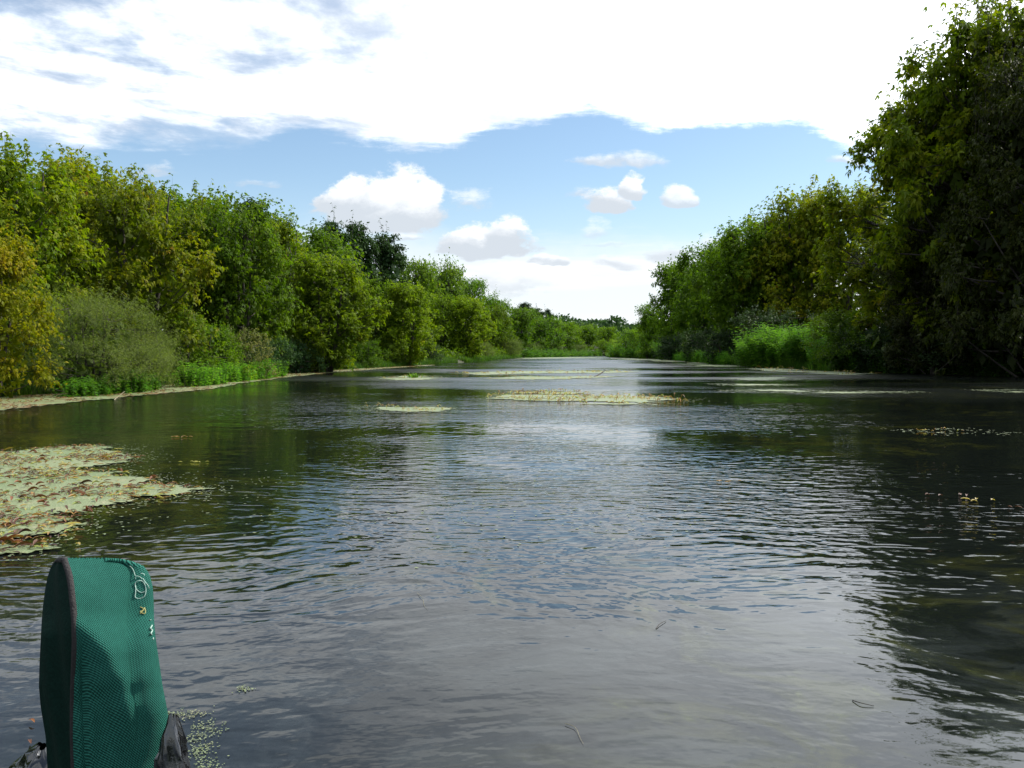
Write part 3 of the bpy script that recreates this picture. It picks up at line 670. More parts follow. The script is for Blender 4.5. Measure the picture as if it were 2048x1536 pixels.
# grass fringe on both banks
def blades(base, H, lean, width, r, seg=3):
    n = len(base)
    d = nrm(r.normal(size=(n, 3)) * np.array([1, 1, 0]) + 1e-5)
    q = np.linspace(0, 1, seg + 1)
    P = base[:, None, :] + np.array([0, 0, 1.0]) * (H[:, None] * (q - .35 * lean[:, None] * q ** 2))[..., None] + d[:, None, :] * (H[:, None] * lean[:, None] * q ** 2)[..., None]
    S = np.cross(d, np.array([0, 0, 1.0]))[:, None, :] * (width * (1 - q ** 2 * .96) * .5)[None, :, None]
    v_ = np.stack([P - S, P + S], 2).reshape(-1, 3)
    b_ = (np.arange(n) * (seg + 1) * 2)[:, None]; j = (np.arange(seg) * 2)[None]
    a = b_ + j; f_ = np.stack([a, a + 1, a + 3, a + 2], -1).reshape(-1, 4)
    return v_, f_, (seg + 1) * 2
def fringe(line, y0, y1, n, side, seed, label, hs=(.2, .55), wid=.016):
    r = np.random.default_rng(seed)
    seg = line[(line[:, 1] > y0) & (line[:, 1] < y1)]
    L = np.r_[0, np.cumsum(np.linalg.norm(np.diff(seg, axis=0), axis=1))]
    s = r.uniform(0, 1, n) ** 1.3 * L[-1]
    X = np.interp(s, L, seg[:, 0]); Y = np.interp(s, L, seg[:, 1])
    clump = .5 + .5 * np.sin(s * 1.7 + seed) * np.sin(s * .61 + 2)
    X = X + side * (r.exponential(.5, n) - .12); Y = Y + r.normal(size=n) * .1
    g = np.maximum(ground(X, Y), -.05)
    v_, f_, k = blades(np.stack([X, Y, g - .02], 1), r.uniform(*hs, n) * (.5 + clump), r.uniform(.15, .9, n), wid, r)
    o_ = link('bank_grass', npmesh('bank_grass', v_, f_, M['herb'], np.repeat(np.clip(clump * .4 + r.uniform(0, .5, n), 0, 1), k)))
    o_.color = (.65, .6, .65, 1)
    tag(o_, label, kind='stuff')
fringe(LB, 8, 70, 22000, -1, 1, 'grass and sedge along the left waterline')
fringe(LB, 70, 170, 7000, -1, 2, 'grass along the waterline of the far left bank', (.2, .5), .05)
fringe(RB, 22, 62, 16000, 1, 3, 'grass and sedge along the right waterline', (.3, .8), .02)
fringe(RB, 62, 138, 8000, 1, 4, 'grass along the waterline of the far right bank', (.3, .7), .045)
# undergrowth filling the wood floor behind the front row
def undergrowth(line, y0, y1, n, side, seed, label, tint):
    r = np.random.default_rng(seed)
    seg = line[(line[:, 1] > y0) & (line[:, 1] < y1)]
    L = np.r_[0, np.cumsum(np.linalg.norm(np.diff(seg, axis=0), axis=1))]
    s = r.uniform(0, L[-1], n)
    X = np.interp(s, L, seg[:, 0]) + side * r.uniform(.5, 9, n); Y = np.interp(s, L, seg[:, 1]) + r.normal(size=n)
    g = ground(X, Y)
    z = g + r.uniform(0, 1, n) ** 1.3 * (.5 + .9 * (.5 + .5 * np.sin(X * 1.3 + Y * .7) * np.sin(Y * .9 + 1)))
    v_, f_ = diamonds(np.stack([X, Y, z], 1), rand_unit(n, r), rand_unit(n, r) + np.array([0, 0, 1.0]), r.uniform(.12, .26, n), r.uniform(.06, .14, n))
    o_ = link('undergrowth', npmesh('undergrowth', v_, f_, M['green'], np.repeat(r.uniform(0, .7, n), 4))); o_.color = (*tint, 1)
    tag(o_, label, kind='stuff')
undergrowth(LB, 8, 120, 60000, -1, 1, 'tangled undergrowth below the trees of the left bank', (.9, .9, .9))
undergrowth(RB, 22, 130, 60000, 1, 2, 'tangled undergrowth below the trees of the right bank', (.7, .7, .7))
# far wood
def far_wood():
    r = np.random.default_rng(3); vs = []; tn = []
    cx = []; 
    for px in range(960, 1420, 9):
        D = r.uniform(230, 330); top = 640 + r.normal() * 4 + (px - 1150) * .01
        if px > 1240: top = 650
        T = atdist(px, top, D); cx.append((T[0], D, T[2]))
    parts = []
    for (X, Y, Z) in cx:
        n = 420; Rr = r.uniform(3.5, 6)
        d = rand_unit(n, r); zc = r.uniform(.1, 1, n) * Z
        rad = Rr * np.sqrt(np.maximum(.03, 1 - (zc / Z) ** 3)) * r.uniform(.7, 1.0, n)
        a = r.uniform(0, 2 * np.pi, n)
        P = np.stack([X + rad * np.cos(a), Y + rad * np.sin(a), zc], 1)
        parts.append(diamonds(P, d, rand_unit(n, r), r.uniform(.7, 1.5, n), r.uniform(.5, .9, n))); tn.append(np.repeat(r.uniform(0, .7, n), 4))
    v_, f_ = join(parts)
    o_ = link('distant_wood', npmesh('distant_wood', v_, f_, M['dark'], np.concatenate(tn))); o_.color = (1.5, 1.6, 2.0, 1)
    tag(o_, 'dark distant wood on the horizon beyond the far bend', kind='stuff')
far_wood()
# ------------------------------------------------------------------ floating mats
def weedmat(name, dead):
    m, t, b = newmat(name)
    tcn = t.nodes.new('ShaderNodeTexCoord'); p = V(tcn.outputs['Object'])
    n1 = noise(p, 1.1, 5, .6); n2 = noise(p, 60, 3, .6); n3 = noise(p, 5, 5, .65, .4)
    c = mixc(sstep(n1, .35, .65), (.125, .170, .070), (.180, .210, .105))
    c = mixc(sstep(n3, .52, .68) * .5, c, (.29, .25, .15))
    c = mixc(sstep(n2, .50, .64) * .65, c, (.10, .13, .035))
    c = mixc(sstep(noise(p, 1.7, 6, .7, .5), .60 - .12 * dead, .70 - .1 * dead) * (.35 + .5 * dead), c, (.15, .075, .03))
    t.links.new(c.x, b.inputs['Base Color']); b.inputs['Roughness'].default_value = .5; b.inputs['Specular IOR Level'].default_value = .4
    bp = t.nodes.new('ShaderNodeBump'); bp.inputs['Distance'].default_value = .012
    t.links.new((n2 + n3 * .8).x, bp.inputs['Height']); t.links.new(bp.outputs[0], b.inputs['Normal'])
    return m
M['duckweed'] = weedmat('duckweed', 0.0); M['leafmat'] = weedmat('duckweed_with_dead_leaves', 1.0)
M['dead'] = leafmat('dead_leaf', [(0, (.035, .016, .008)), (.35, (.09, .030, .010)), (.6, (.17, .055, .012)), (.8, (.26, .15, .03)), (1, (.16, .20, .03))], .15, .45, .4)
M['pad'] = leafmat('straw_leaf', [(0, (.09, .05, .02)), (.4, (.30, .17, .04)), (.7, (.36, .30, .08)), (1, (.18, .24, .04))], .25, .4, .5)
def inpoly(pts, X, Y):
    c = np.zeros(X.shape, bool); n = len(pts)
    for i in range(n):
        x1, y1 = pts[i]; x2, y2 = pts[(i + 1) % n]
        if y1 == y2: continue
        c ^= ((y1 > Y) != (y2 > Y)) & (X < (x2 - x1) * (Y - y1) / (y2 - y1) + x1)
    return c
def polydist(pts, X, Y):
    best = np.full(X.shape, 1e9); n = len(pts)
    for i in range(n):
        x1, y1 = pts[i]; x2, y2 = pts[(i + 1) % n]; ex, ey = x2 - x1, y2 - y1
        t_ = np.clip(((X - x1) * ex + (Y - y1) * ey) / (ex * ex + ey * ey + 1e-12), 0, 1)
        best = np.minimum(best, (X - x1 - t_ * ex) ** 2 + (Y - y1 - t_ * ey) ** 2)
    return np.sqrt(best)
def raft(name, px_pts, label, mat='duckweed', cell=.05, rag=.12, seed=0, world_pts=None, parent=None, specks=0, z=.006, sx=1.0, holes=0.0):
    """floating sheet: cells of a grid kept inside a ragged outline, thin solid with a domed surface"""
    r = np.random.default_rng(seed)
    pts = np.array([onwater(*q)[:2] for q in px_pts]) if world_pts is None else np.array(world_pts)
    cx_, cy_ = cell * sx, cell
    x0, y0 = pts.min(0) - rag; x1, y1 = pts.max(0) + rag
    X, Y = np.meshgrid(np.arange(x0, x1, cx_), np.arange(y0, y1, cy_))
    # ragged outline: distance plus noise made from sines of several sizes
    s = cell * 6
    nz = sum(np.sin(X / (s * f) * a1 + Y / (s * f) * a2 * sx + ph) for f, a1, a2, ph in [(1, .4, 1.1, 1 + seed), (.55, -.6, 1.0, 2), (.3, .8, 1.3, 4), (1.9, .5, .9, 5)]) / 4
    d = polydist(pts, X, Y) * np.where(inpoly(pts, X, Y), 1, -1) + nz * rag * 1.1 + r.normal(size=X.shape) * rag * .12
    if holes:
        s2 = cell * 14
        hz = np.sin(X / s2 * .5 + np.sin(Y / s2 * 1.7 + seed) * 1.2) * np.sin(Y / s2 * 1.9 + np.sin(X / s2 * .7) * 1.5 + seed) + .5 * np.sin(X / s2 * 1.9 + Y / s2 * 2.3) * np.sin(Y / s2 * 5 - X / s2 * .8)
        d = d - holes * np.maximum(0, hz + r.normal(size=X.shape) * .12)
    keep = d > 0
    X = X + r.uniform(-.3, .3, X.shape) * cx_; Y = Y + r.uniform(-.3, .3, X.shape) * cy_
    ny, nx = X.shape; Z = z + np.clip(d / (rag * 3), 0, 1) * .006 + r.uniform(0, .003, X.shape) 
    q = keep[:-1, :-1] & keep[1:, :-1] & keep[:-1, 1:] & keep[1:, 1:]
    a = (np.arange(ny - 1)[:, None] * nx + np.arange(nx - 1)[None])[q]
    f_ = np.stack([a, a + 1, a + nx + 1, a + nx], 1)
    used, inv = np.unique(f_, return_inverse=True)
    v_ = np.stack([X.ravel(), Y.ravel(), Z.ravel()], 1)[used]; f_ = inv.reshape(-1, 4)
    if specks:      # loose duckweed round the rim
        k = 0; bp_ = []
        S = r.uniform([x0 - .1, y0 - .1], [x1 + .1, y1 + .1], (specks * 12, 2))
        dd = np.abs(polydist(pts, S[:, 0], S[:, 1])); S = S[r.uniform(size=len(S)) < np.exp(-dd / (rag * 1.5))][:specks]
        n = len(S); P = np.stack([S[:, 0], S[:, 1], np.full(n, .004)], 1); a = r.uniform(0, 6.28, n)
        dv, df = diamonds(P, np.stack([np.cos(a), np.sin(a), np.zeros(n)], 1), np.tile([0, 0, 1.0], (n, 1)), r.uniform(.3, 1, n) * cell * 1.2, r.uniform(.3, 1, n) * cell * .8, 0, 0)
        v_, f_ = join([(v_, f_), (dv, df)])
    o_ = link(name, npmesh(name, v_, f_, M[mat], smooth=True), parent)
    if label: tag(o_, label, 'duckweed mat', kind='thing')
    return o_, pts
def curled_leaf(seed, L=.09, W=.022, lift=.035):
    r = np.random.default_rng(seed); n = 7
    q = np.linspace(0, 1, n); a = r.uniform(-.9, .9)
    cx_ = np.cumsum(np.cos(a * q)) / n * L; cy_ = np.cumsum(np.sin(a * q)) / n * L
    z = np.sin(q * np.pi * r.uniform(.6, 1.3)) * lift * r.uniform(.3, 1.0) + .004
    w = W * np.sin(np.clip(q * .93 + .05, 0, 1) * np.pi) ** .7
    T = nrm(np.gradient(np.stack([cx_, cy_, z], 1), axis=0)); S = np.cross(T, [0, 0, 1.0])
    Lf = np.stack([cx_, cy_, z + w * .35], 1) + S * w[:, None] * .5; Rt = np.stack([cx_, cy_, z + w * .35], 1) - S * w[:, None] * .5
    md = np.stack([cx_, cy_, z], 1)
    v_ = np.stack([Lf, md, Rt], 1).reshape(-1, 3); f_ = []
    for i in range(n - 1):
        for k in range(2): f_.append((i * 3 + k, i * 3 + k + 1, i * 3 + 3 + k + 1, i * 3 + 3 + k))
    return v_, np.array(f_)
def litter(pts, n, size, seed, mat, parent, name='plant_litter', lift=.04, clump=.5, weights=None):
    r = np.random.default_rng(seed); X = []; 
    lo, hi = pts.min(0), pts.max(0)
    while len(X) < n:
        S = r.uniform(lo, hi, (4000, 2)); k = inpoly(pts, S[:, 0], S[:, 1])
        c_ = np.sin(S[:, 0] / size * .22 + seed) * np.sin(S[:, 1] / size * .31 + S[:, 0] / size * .1) 
        k &= c_ + r.uniform(-1, 1, 4000) * (1 - clump) > .0
        X += list(S[k])
    X = np.array(X)[:n]; parts = []; tn = []
    for i in range(n):
        v_, f_ = curled_leaf(seed * 100 + i % 40, size * r.uniform(.5, 1.5), size * .22, lift * r.uniform(.3, 1.6))
        a = r.uniform(0, 6.28); c_, s_ = math.cos(a), math.sin(a)
        v2 = v_.copy(); v2[:, 0] = v_[:, 0] * c_ - v_[:, 1] * s_ + X[i, 0]; v2[:, 1] = v_[:, 0] * s_ + v_[:, 1] * c_ + X[i, 1]; v2[:, 2] += .010
        parts.append((v2, f_)); tn.append(np.full(len(v_), r.uniform(0, 1)))
    v_, f_ = join(parts)
    o_ = link(name, npmesh(name, v_, f_, M[mat], np.concatenate(tn), smooth=True), parent); o_['kind'] = 'stuff'
    return o_
# 1 the near mat at the left
near_px = [(-260, 905), (-120, 908), (0, 905), (60, 900), (130, 893), (200, 891), (235, 897), (262, 899), (225, 905), (255, 908), (280, 918), (205, 935), (190, 944), (250, 944), (250, 952), (300, 957), (326, 960),
           (300, 968), (345, 972), (380, 976), (418, 979), (370, 994), (320, 1000), (250, 1010), (205, 1022), (150, 1040), (125, 1047), (160, 1048), (180, 1055), (150, 1070), (110, 1082), (80, 1090), (100, 1098), (30, 1108), (0, 1112), (-150, 1130), (-330, 1110)]
e = empty('duckweed_mat', onwater(60, 980)); base_ = np.array(e.location)
tag(e, 'large pale green duckweed mat strewn with red-brown leaves, left of the green bag', 'duckweed mat')
def reparent(o_, e_):
    o_.parent = e_; o_.location = (-e_.location[0], -e_.location[1], -e_.location[2])
o_, pts = raft('mat_surface', near_px, None, cell=.028, rag=.07, seed=3, specks=2500, holes=.22); reparent(o_, e)
sub = pts
o_ = litter(sub, 1900, .055, 4, 'dead', e, clump=.6, lift=.012); reparent(o_, e)
o_ = litter(sub, 500, .07, 6, 'pad', e, 'pale_plant_litter', lift=.008, clump=.4); reparent(o_, e)
leafmesh = [npmesh('dead_leaf', *curled_leaf(700 + i, .085, .020, .007), M['dead'], np.full(21, (i * .37) % 1), smooth=True) for i in range(10)]
r = np.random.default_rng(9); cnt = 0
spots = [(20, 905, 60, 8), (110, 930, 90, 18), (190, 925, 50, 10), (240, 915, 40, 8), (30, 965, 50, 10), (130, 985, 40, 8), (255, 965, 45, 14), (60, 1000, 50, 6), (20, 1050, 25, 12), (30, 1085, 40, 8), (170, 1030, 45, 6)]
for i in range(230):
    sx_, sy_, rx, ry = spots[i % len(spots)]
    q = onwater(sx_ + r.normal() * rx, sy_ + r.normal() * ry, .016)
    if not inpoly(pts, q[:1], q[1:2])[0]: continue
    l = link('dead_leaf', leafmesh[r.integers(10)], e)
    l.location = (q[0] - e.location[0], q[1] - e.location[1], q[2]); l.rotation_euler = (r.normal() * .15, r.normal() * .15, r.uniform(0, 6.28)); s = r.uniform(.6, 1.25); l.scale = (s, s, s * r.uniform(.6, 2.0))
# 2 the fringe along the left bank
lw = LB[(LB[:, 1] > 9) & (LB[:, 1] < 60)]
wid = np.interp(lw[:, 1], [9, 14, 18, 26, 34, 45, 60], [2.6, 2.9, 2.6, 1.9, 1.6, 1.4, .8])
o1 = np.stack([lw[:, 0] - .3, lw[:, 1]], 1); o2 = np.stack([lw[:, 0] + wid, lw[:, 1] - wid * .2], 1)[::-1]
e = empty('duckweed_mat', (float(lw[5, 0]), float(lw[5, 1]), 0)); tag(e, 'long brown and green floating fringe of weed hugging the left waterline', 'duckweed mat')
o_, pts = raft('mat_surface', None, None, 'leafmat', cell=.07, rag=.16, seed=5, world_pts=np.vstack([o1, o2]), specks=1200); reparent(o_, e)
o_ = litter(pts, 2600, .10, 8, 'dead', e, lift=.02, clump=.2); reparent(o_, e)
# 3.. mats out in the stream
def island(px_pts, label, cell, rag, seed, lit=0, size=.1, lift=.05, mat='pad', sx=1.5, specks=300):
    c0 = onwater(*np.mean(np.array(px_pts), 0)); e_ = empty('duckweed_mat', c0); tag(e_, label, 'duckweed mat')
    o_, pts_ = raft('mat_surface', px_pts, None, cell=cell, rag=rag * 1.4, seed=seed, specks=specks * 2, sx=sx, holes=rag * 5); reparent(o_, e_)
    o_['kind'] = 'stuff'
    if lit: o_ = litter(pts_, lit, size, seed + 20, mat, e_, lift=lift, clump=.6); reparent(o_, e_)
    return e_, pts_
e_, pi = island([(962, 796), (1010, 789), (1060, 782), (1120, 781), (1180, 788), (1260, 792), (1330, 796), (1390, 799), (1370, 806), (1280, 810), (1180, 809), (1110, 805), (1040, 801)],
       'raft of duckweed with upright brown leaves in the middle of the river', .06, .16, 31, 420, .12, .07)
island([(728, 813), (780, 812), (800, 816), (860, 814), (905, 817), (890, 824), (820, 825), (760, 822)], 'small pale weed raft left of the mid-river raft', .05, .10, 32, 70, .08, .05)
e_, p5 = island([(750, 757), (800, 752), (850, 752), (885, 756), (850, 760), (790, 761)], 'thin weed raft carrying a tuft of yellow-green leaves', .12, .12, 33, 60, .12, .03)
island([(900, 747), (1000, 743), (1110, 741), (1210, 741), (1290, 744), (1200, 747), (1080, 748), (960, 750)], 'long thin weed streak across the middle distance', .12, .16, 34, 120, .2, .06)
island([(965, 757), (1040, 753), (1120, 754), (1200, 751), (1240, 753), (1160, 758), (1050, 760)], 'broken weed streak just before the long thin one', .14, .2, 35, 50, .14, .03)
island([(1015, 716.5), (1100, 714.8), (1180, 714.6), (1220, 716), (1120, 716.8), (1060, 717.6)], 'faint pale weed line at the far bend', .5, .3, 36, 0)
island([(1205, 716), (1290, 717), (1370, 721), (1440, 724), (1470, 728), (1380, 727), (1300, 722), (1240, 719)], 'pale weed margin under the far right bank', .3, .3, 37, 40, .3, .06)
island([(1330, 727), (1420, 729), (1490, 731), (1500, 734), (1400, 733)], 'narrow weed streak left of the nettle bed', .25, .2, 38, 0)
island([(1495, 738), (1560, 735), (1620, 741), (1700, 744), (1760, 748), (1680, 751), (1600, 746), (1530, 743)], 'pale weed raft at the foot of the sunlit nettles', .10, .2, 39, 90, .2, .10)
island([(1425, 757), (1500, 755), (1560, 754), (1600, 757), (1540, 762), (1470, 760)], 'pale weed raft out from the nettle bed', .12, .15, 40, 0)
island([(1430, 768), (1500, 768), (1580, 770), (1500, 772)], 'thin weed line behind the mid-river raft', .1, .1, 41, 0)
island([(1450, 781), (1560, 779), (1670, 783), (1830, 784), (1700, 787), (1540, 785)], 'long thin weed line on the dark right water', .1, .1, 42, 0)
island([(1970, 781), (2060, 779), (2120, 783), (2030, 785)], 'short pale weed line at the right edge', .1, .1, 44, 0)
island([(1810, 862), (1900, 858), (1990, 864), (2060, 870), (1950, 868)], 'thin weed line on dark water near the right edge', .05, .05, 45, 10, .06, .02, specks=60)
# tufts and floating leaves
def tuft(name, X, Y, n, h, wid_, label, cat, mat='herb', seed=0, tint=(1.3, 1.2, 1)):
    r = np.random.default_rng(seed)
    b0 = np.stack([r.normal(size=n) * h * .5, r.normal(size=n) * h * .25, np.zeros(n)], 1)
    v_, f_, k = blades(b0, r.uniform(.5, 1, n) * h, r.uniform(.2, 1.2, n), wid_, r)
    o_ = link(name, npmesh(name, v_, f_, M[mat], np.repeat(r.uniform(.3, 1, n), k))); o_.location = (X, Y, 0); o_.color = (*tint, 1)
    tag(o_, label, cat); return o_
q = onwater(828, 756); tuft('water_plant', q[0], q[1], 90, .26, .03, 'tuft of yellow-green leaves growing out of a thin weed raft', 'water plant', seed=1)
q = onwater(1655, 742); tuft('reed_tuft', q[0], q[1], 60, .7, .03, 'reed tuft at the waterline right of the nettle bed', 'reeds', seed=2, tint=(.9, .9, .9))
q = onwater(45, 808); tuft('reed_tuft', q[0] - .8, q[1], 60, .4, .02, 'dark sedge tuft at the left edge above the leafy fringe', 'reeds', seed=3, tint=(.6, .8, .8))
def stick(name, pts_, rad, label, cat, mat):
    P = smooth3(pts_); v_, f_ = tubes(P[None], np.linspace(rad, rad * .5, len(P))[None], 6)
    o_ = link(name, npmesh(name, v_, f_, M[mat], smooth=True)); tag(o_, label, cat); return o_
def smooth3(P, n=6):
    return smooth(P, n)
M['straw'] = bark('straw', (.16, .14, .08), (.28, .25, .15))
def w3(px, py, z): q = onwater(px, py); return (q[0], q[1], z)
stick('dead_branch', [w3(1188, 754, .0), w3(1200, 752, .08), w3(1212, 751, .22)], .03, 'small dark branch poking out of the water past the mid-river raft', 'branch', 'bark')
stick('fallen_branch', [w3(228, 800, .0), w3(250, 788, .06), w3(268, 784, .14)], .010, 'pale bare branch slanting out of the leafy fringe by the left bank', 'branch', 'straw')
stick('floating_straw', [w3(835, 1188, .004), w3(846, 1200, .006), w3(848, 1212, .004), (w3(856, 1220, .003))], .0007, 'thin curved straw floating in the middle of the near water', 'straw', 'straw')
stick('floating_straw', [w3(1130, 1450, .004), w3(1150, 1458, .005), w3(1160, 1478, .004), (w3(1167, 1490, .003))], .0007, 'bent pale straw floating near the bottom of the photo', 'straw', 'straw')
stick('floating_twig', [w3(1705, 1402, .002), w3(1722, 1410, .006), w3(1748, 1414, .003)], .0016, 'dark twig floating on the smooth water at lower right', 'twig', 'bark')
stick('floating_twig', [w3(1312, 1258, .002), w3(1320, 1250, .005), w3(1332, 1243, .003)], .0016, 'tiny dark twig floating right of centre', 'twig', 'bark')
def floatleaf(px, py, L, label, mat='dead', tint=.6, n=1, seed=0, cat='leaf', name='floating_leaf'):
    r = np.random.default_rng(seed); parts = []
    for i in range(n):
        v_, f_ = curled_leaf(seed + i, L * r.uniform(.6, 1.2), L * .28, L * .12)
        a = r.uniform(0, 6.28); c_, s_ = math.cos(a), math.sin(a); off = r.normal(size=2) * np.array([L * 1.4, L * .5]) * (n > 1)
        v2 = v_.copy(); v2[:, 0] = v_[:, 0] * c_ - v_[:, 1] * s_ + off[0]; v2[:, 1] = v_[:, 0] * s_ + v_[:, 1] * c_ + off[1]; parts.append((v2, f_))
    v_, f_ = join(parts); q = onwater(px, py)
    o_ = link(name, npmesh(name, v_, f_, M[mat], np.full(len(v_), tint), smooth=True)); o_.location = (q[0], q[1], .004)
    tag(o_, label, cat)
floatleaf(1910, 992, .06, 'cluster of orange-brown leaves drifting near the right edge', n=5, seed=3, tint=.35)
floatleaf(1972, 1003, .06, 'glistening leaves drifting just right of the orange-brown cluster', 'pad', .6, 5, 8)
floatleaf(2035, 1016, .05, 'reddish leaf cluster at the very right edge', n=3, seed=5, tint=.3)
floatleaf(150, 1090, .06, 'single yellow leaf floating off the tip of the near duckweed mat', 'pad', .6, 1, 12)
floatleaf(70, 1452, .03, 'single orange leaf floating left of the green bag', 'dead', .62, 1, 14)
floatleaf(60, 1484, .03, 'curled brown leaf floating lowest at the left, by the dark bag', 'dead', .35, 1, 15)
floatleaf(1445, 964, .045, 'drifting weed leaves breaking the surface right of centre', 'pad', .3, 6, 17)
floatleaf(360, 875, .06, 'dark drifting weed breaking the surface beyond the near mat', 'pad', .2, 9, 18)
floatleaf(390, 925, .045, 'pale weed scraps drifting off the near mat to the right', 'pad', .8, 9, 19)
def flecks(pxs, n, seed, label, spread, size=.006):
    r = np.random.default_rng(seed); idx = r.integers(0, len(pxs), n); P0 = np.array([onwater(*q) for q in pxs])[idx]
    P = P0 + r.normal(size=(n, 3)) * np.array([spread, spread, 0]); P[:, 2] = .003; a = r.uniform(0, 6.28, n)
    v_, f_ = diamonds(P, np.stack([np.cos(a), np.sin(a), np.zeros(n)], 1), np.tile([0, 0, 1.0], (n, 1)), r.uniform(.5, 1.4, n) * size, r.uniform(.5, 1.2, n) * size, 0, 0)
    tag(link('duckweed_flecks', npmesh('duckweed_flecks', v_, f_, M['duckweed'])), label, kind='stuff')
flecks([(345, 1432), (375, 1430), (400, 1428), (405, 1452), (420, 1460), (395, 1470), (385, 1480), (400, 1500), (415, 1495), (390, 1515), (420, 1530), (400, 1545), (440, 1560)], 520, 1, 'duckweed flecks round the black plastic bag', .018)
flecks([(488, 1376), (495, 1380), (482, 1380)], 60, 2, 'tiny patch of duckweed flecks on the near water', .010)
flecks([(x_, 1000 + 50 * math.sin(x_)) for x_ in range(430, 1400, 45)] + [(700, 870), (600, 850), (560, 865), (1240, 855), (1200, 858)], 500, 3, 'scattered weed flecks drifting on the open river', .35, .02)

# ------------------------------------------------------------------ boat and luggage
mf, t, b = newmat('green_canvas')
uvn = t.nodes.new('ShaderNodeUVMap'); x, y, z = sep(V(uvn.outputs[0]))
def wave(expr): return V.m('SINE', expr)
rib = wave((x * .7 + y * 1.0) * 2300)
rib2 = wave((x * -1.0 + y * .25) * 1900)
tcn = t.nodes.new('ShaderNodeTexCoord'); pn_ = noise(V(tcn.outputs['Object']), 22, 5, .6); pm = noise(V(tcn.outputs['Object']), 130, 3, .6)
c = mixc(sstep(rib * .75 + rib2 * .35 + (pm - .5) * .8, -.9, .9), (.005, .048, .036), (.026, .155, .116))
c = mixc(sstep(pn_, .45, .75) * .35, c, (.012, .075, .062))
t.links.new(c.x, b.inputs['Base Color']); b.inputs['Roughness'].default_value = .8
b.inputs['Specular IOR Level'].default_value = .12
bp = t.nodes.new('ShaderNodeBump'); bp.inputs['Distance'].default_value = .0012; bp.inputs['Strength'].default_value = .9
t.links.new((rib * .5 + rib2 * .35 + pn_ * 6.0).x, bp.inputs['Height']); t.links.new(bp.outputs[0], b.inputs['Normal'])
M['canvas'] = mf
def plain(name, col_, rough, spec=.5, bump=0, bscale=60):
    m, t, b = newmat(name); tcn = t.nodes.new('ShaderNodeTexCoord'); n = noise(V(tcn.outputs['Object']), bscale, 4, .6)
    t.links.new(mixc(sstep(n, .3, .7), tuple(q * .75 for q in col_), tuple(min(1, q * 1.2) for q in col_)).x, b.inputs['Base Color'])
    b.inputs['Roughness'].default_value = rough; b.inputs['Specular IOR Level'].default_value = spec
    if bump:
        bp = t.nodes.new('ShaderNodeBump'); bp.inputs['Distance'].default_value = bump; t.links.new(n.x, bp.inputs['Height']); t.links.new(bp.outputs[0], b.inputs['Normal'])
    return m
M['binding'] = plain('black_binding', (.018, .015, .015), .7, .4, .002, 500)
M['plastic'] = plain('black_plastic', (.004, .004, .005), .10, 1.0, .0006, 60)
M['thread'] = plain('white_thread', (.30, .42, .36), .8)
M['gold'] = plain('gold_thread', (.35, .33, .12), .8)
M['rubber'] = plain('green_boat_rubber', (.05, .07, .055), .55, .4)
M['shadefill'] = plain('opening_shade', (.004, .018, .013), .85, .1, .001, 300)  # shade inside the bag put into a near-black green
BD = .92; PXM = BD / F
def bp3(px, py, dep=0.0): return atdist(px, py, BD) + np.array([0, dep, 0])
# outline in photo pixels per row: y, back-left x, front-left (binding) x, right x, depth
rows = [(1119.5, 119, 128, 205, .004), (1121.5, 116, 130, 238, .010), (1126, 112, 131, 258, .019), (1135, 106, 134, 280, .027), (1150, 101, 139, 291, .035), (1175, 96, 143, 297, .043), (1205, 92, 146, 299, .049), (1240, 89, 149, 299.5, .053), (1280, 87, 150, 303, .056), (1320, 85, 149, 309, .058),
        (1370, 83.5, 147, 316, .060), (1410, 87, 146, 324, .061), (1440, 92, 146, 329, .062), (1470, 97, 146, 329, .063), (1505, 99, 147, 322, .064), (1540, 101, 148, 314, .065), (1620, 103, 150, 312, .066), (1750, 104, 150, 312, .067), (2050, 105, 150, 312, .068), (2560, 105, 150, 312, .068)]
ra_ = np.array(rows, float)
yy_ = np.concatenate([np.interp(np.linspace(0, 3, 10, endpoint=False), np.arange(4), ra_[:4, 0]), np.linspace(ra_[3, 0], 1560, 46), np.linspace(1580, 2560, 26)])
def at_row(k, y_): return np.interp(y_, ra_[:, 0], ra_[:, k])
NS = 64
Vv = np.zeros((len(yy_), NS, 3)); UV = np.zeros((len(yy_), NS, 2))
rr = np.random.default_rng(2)
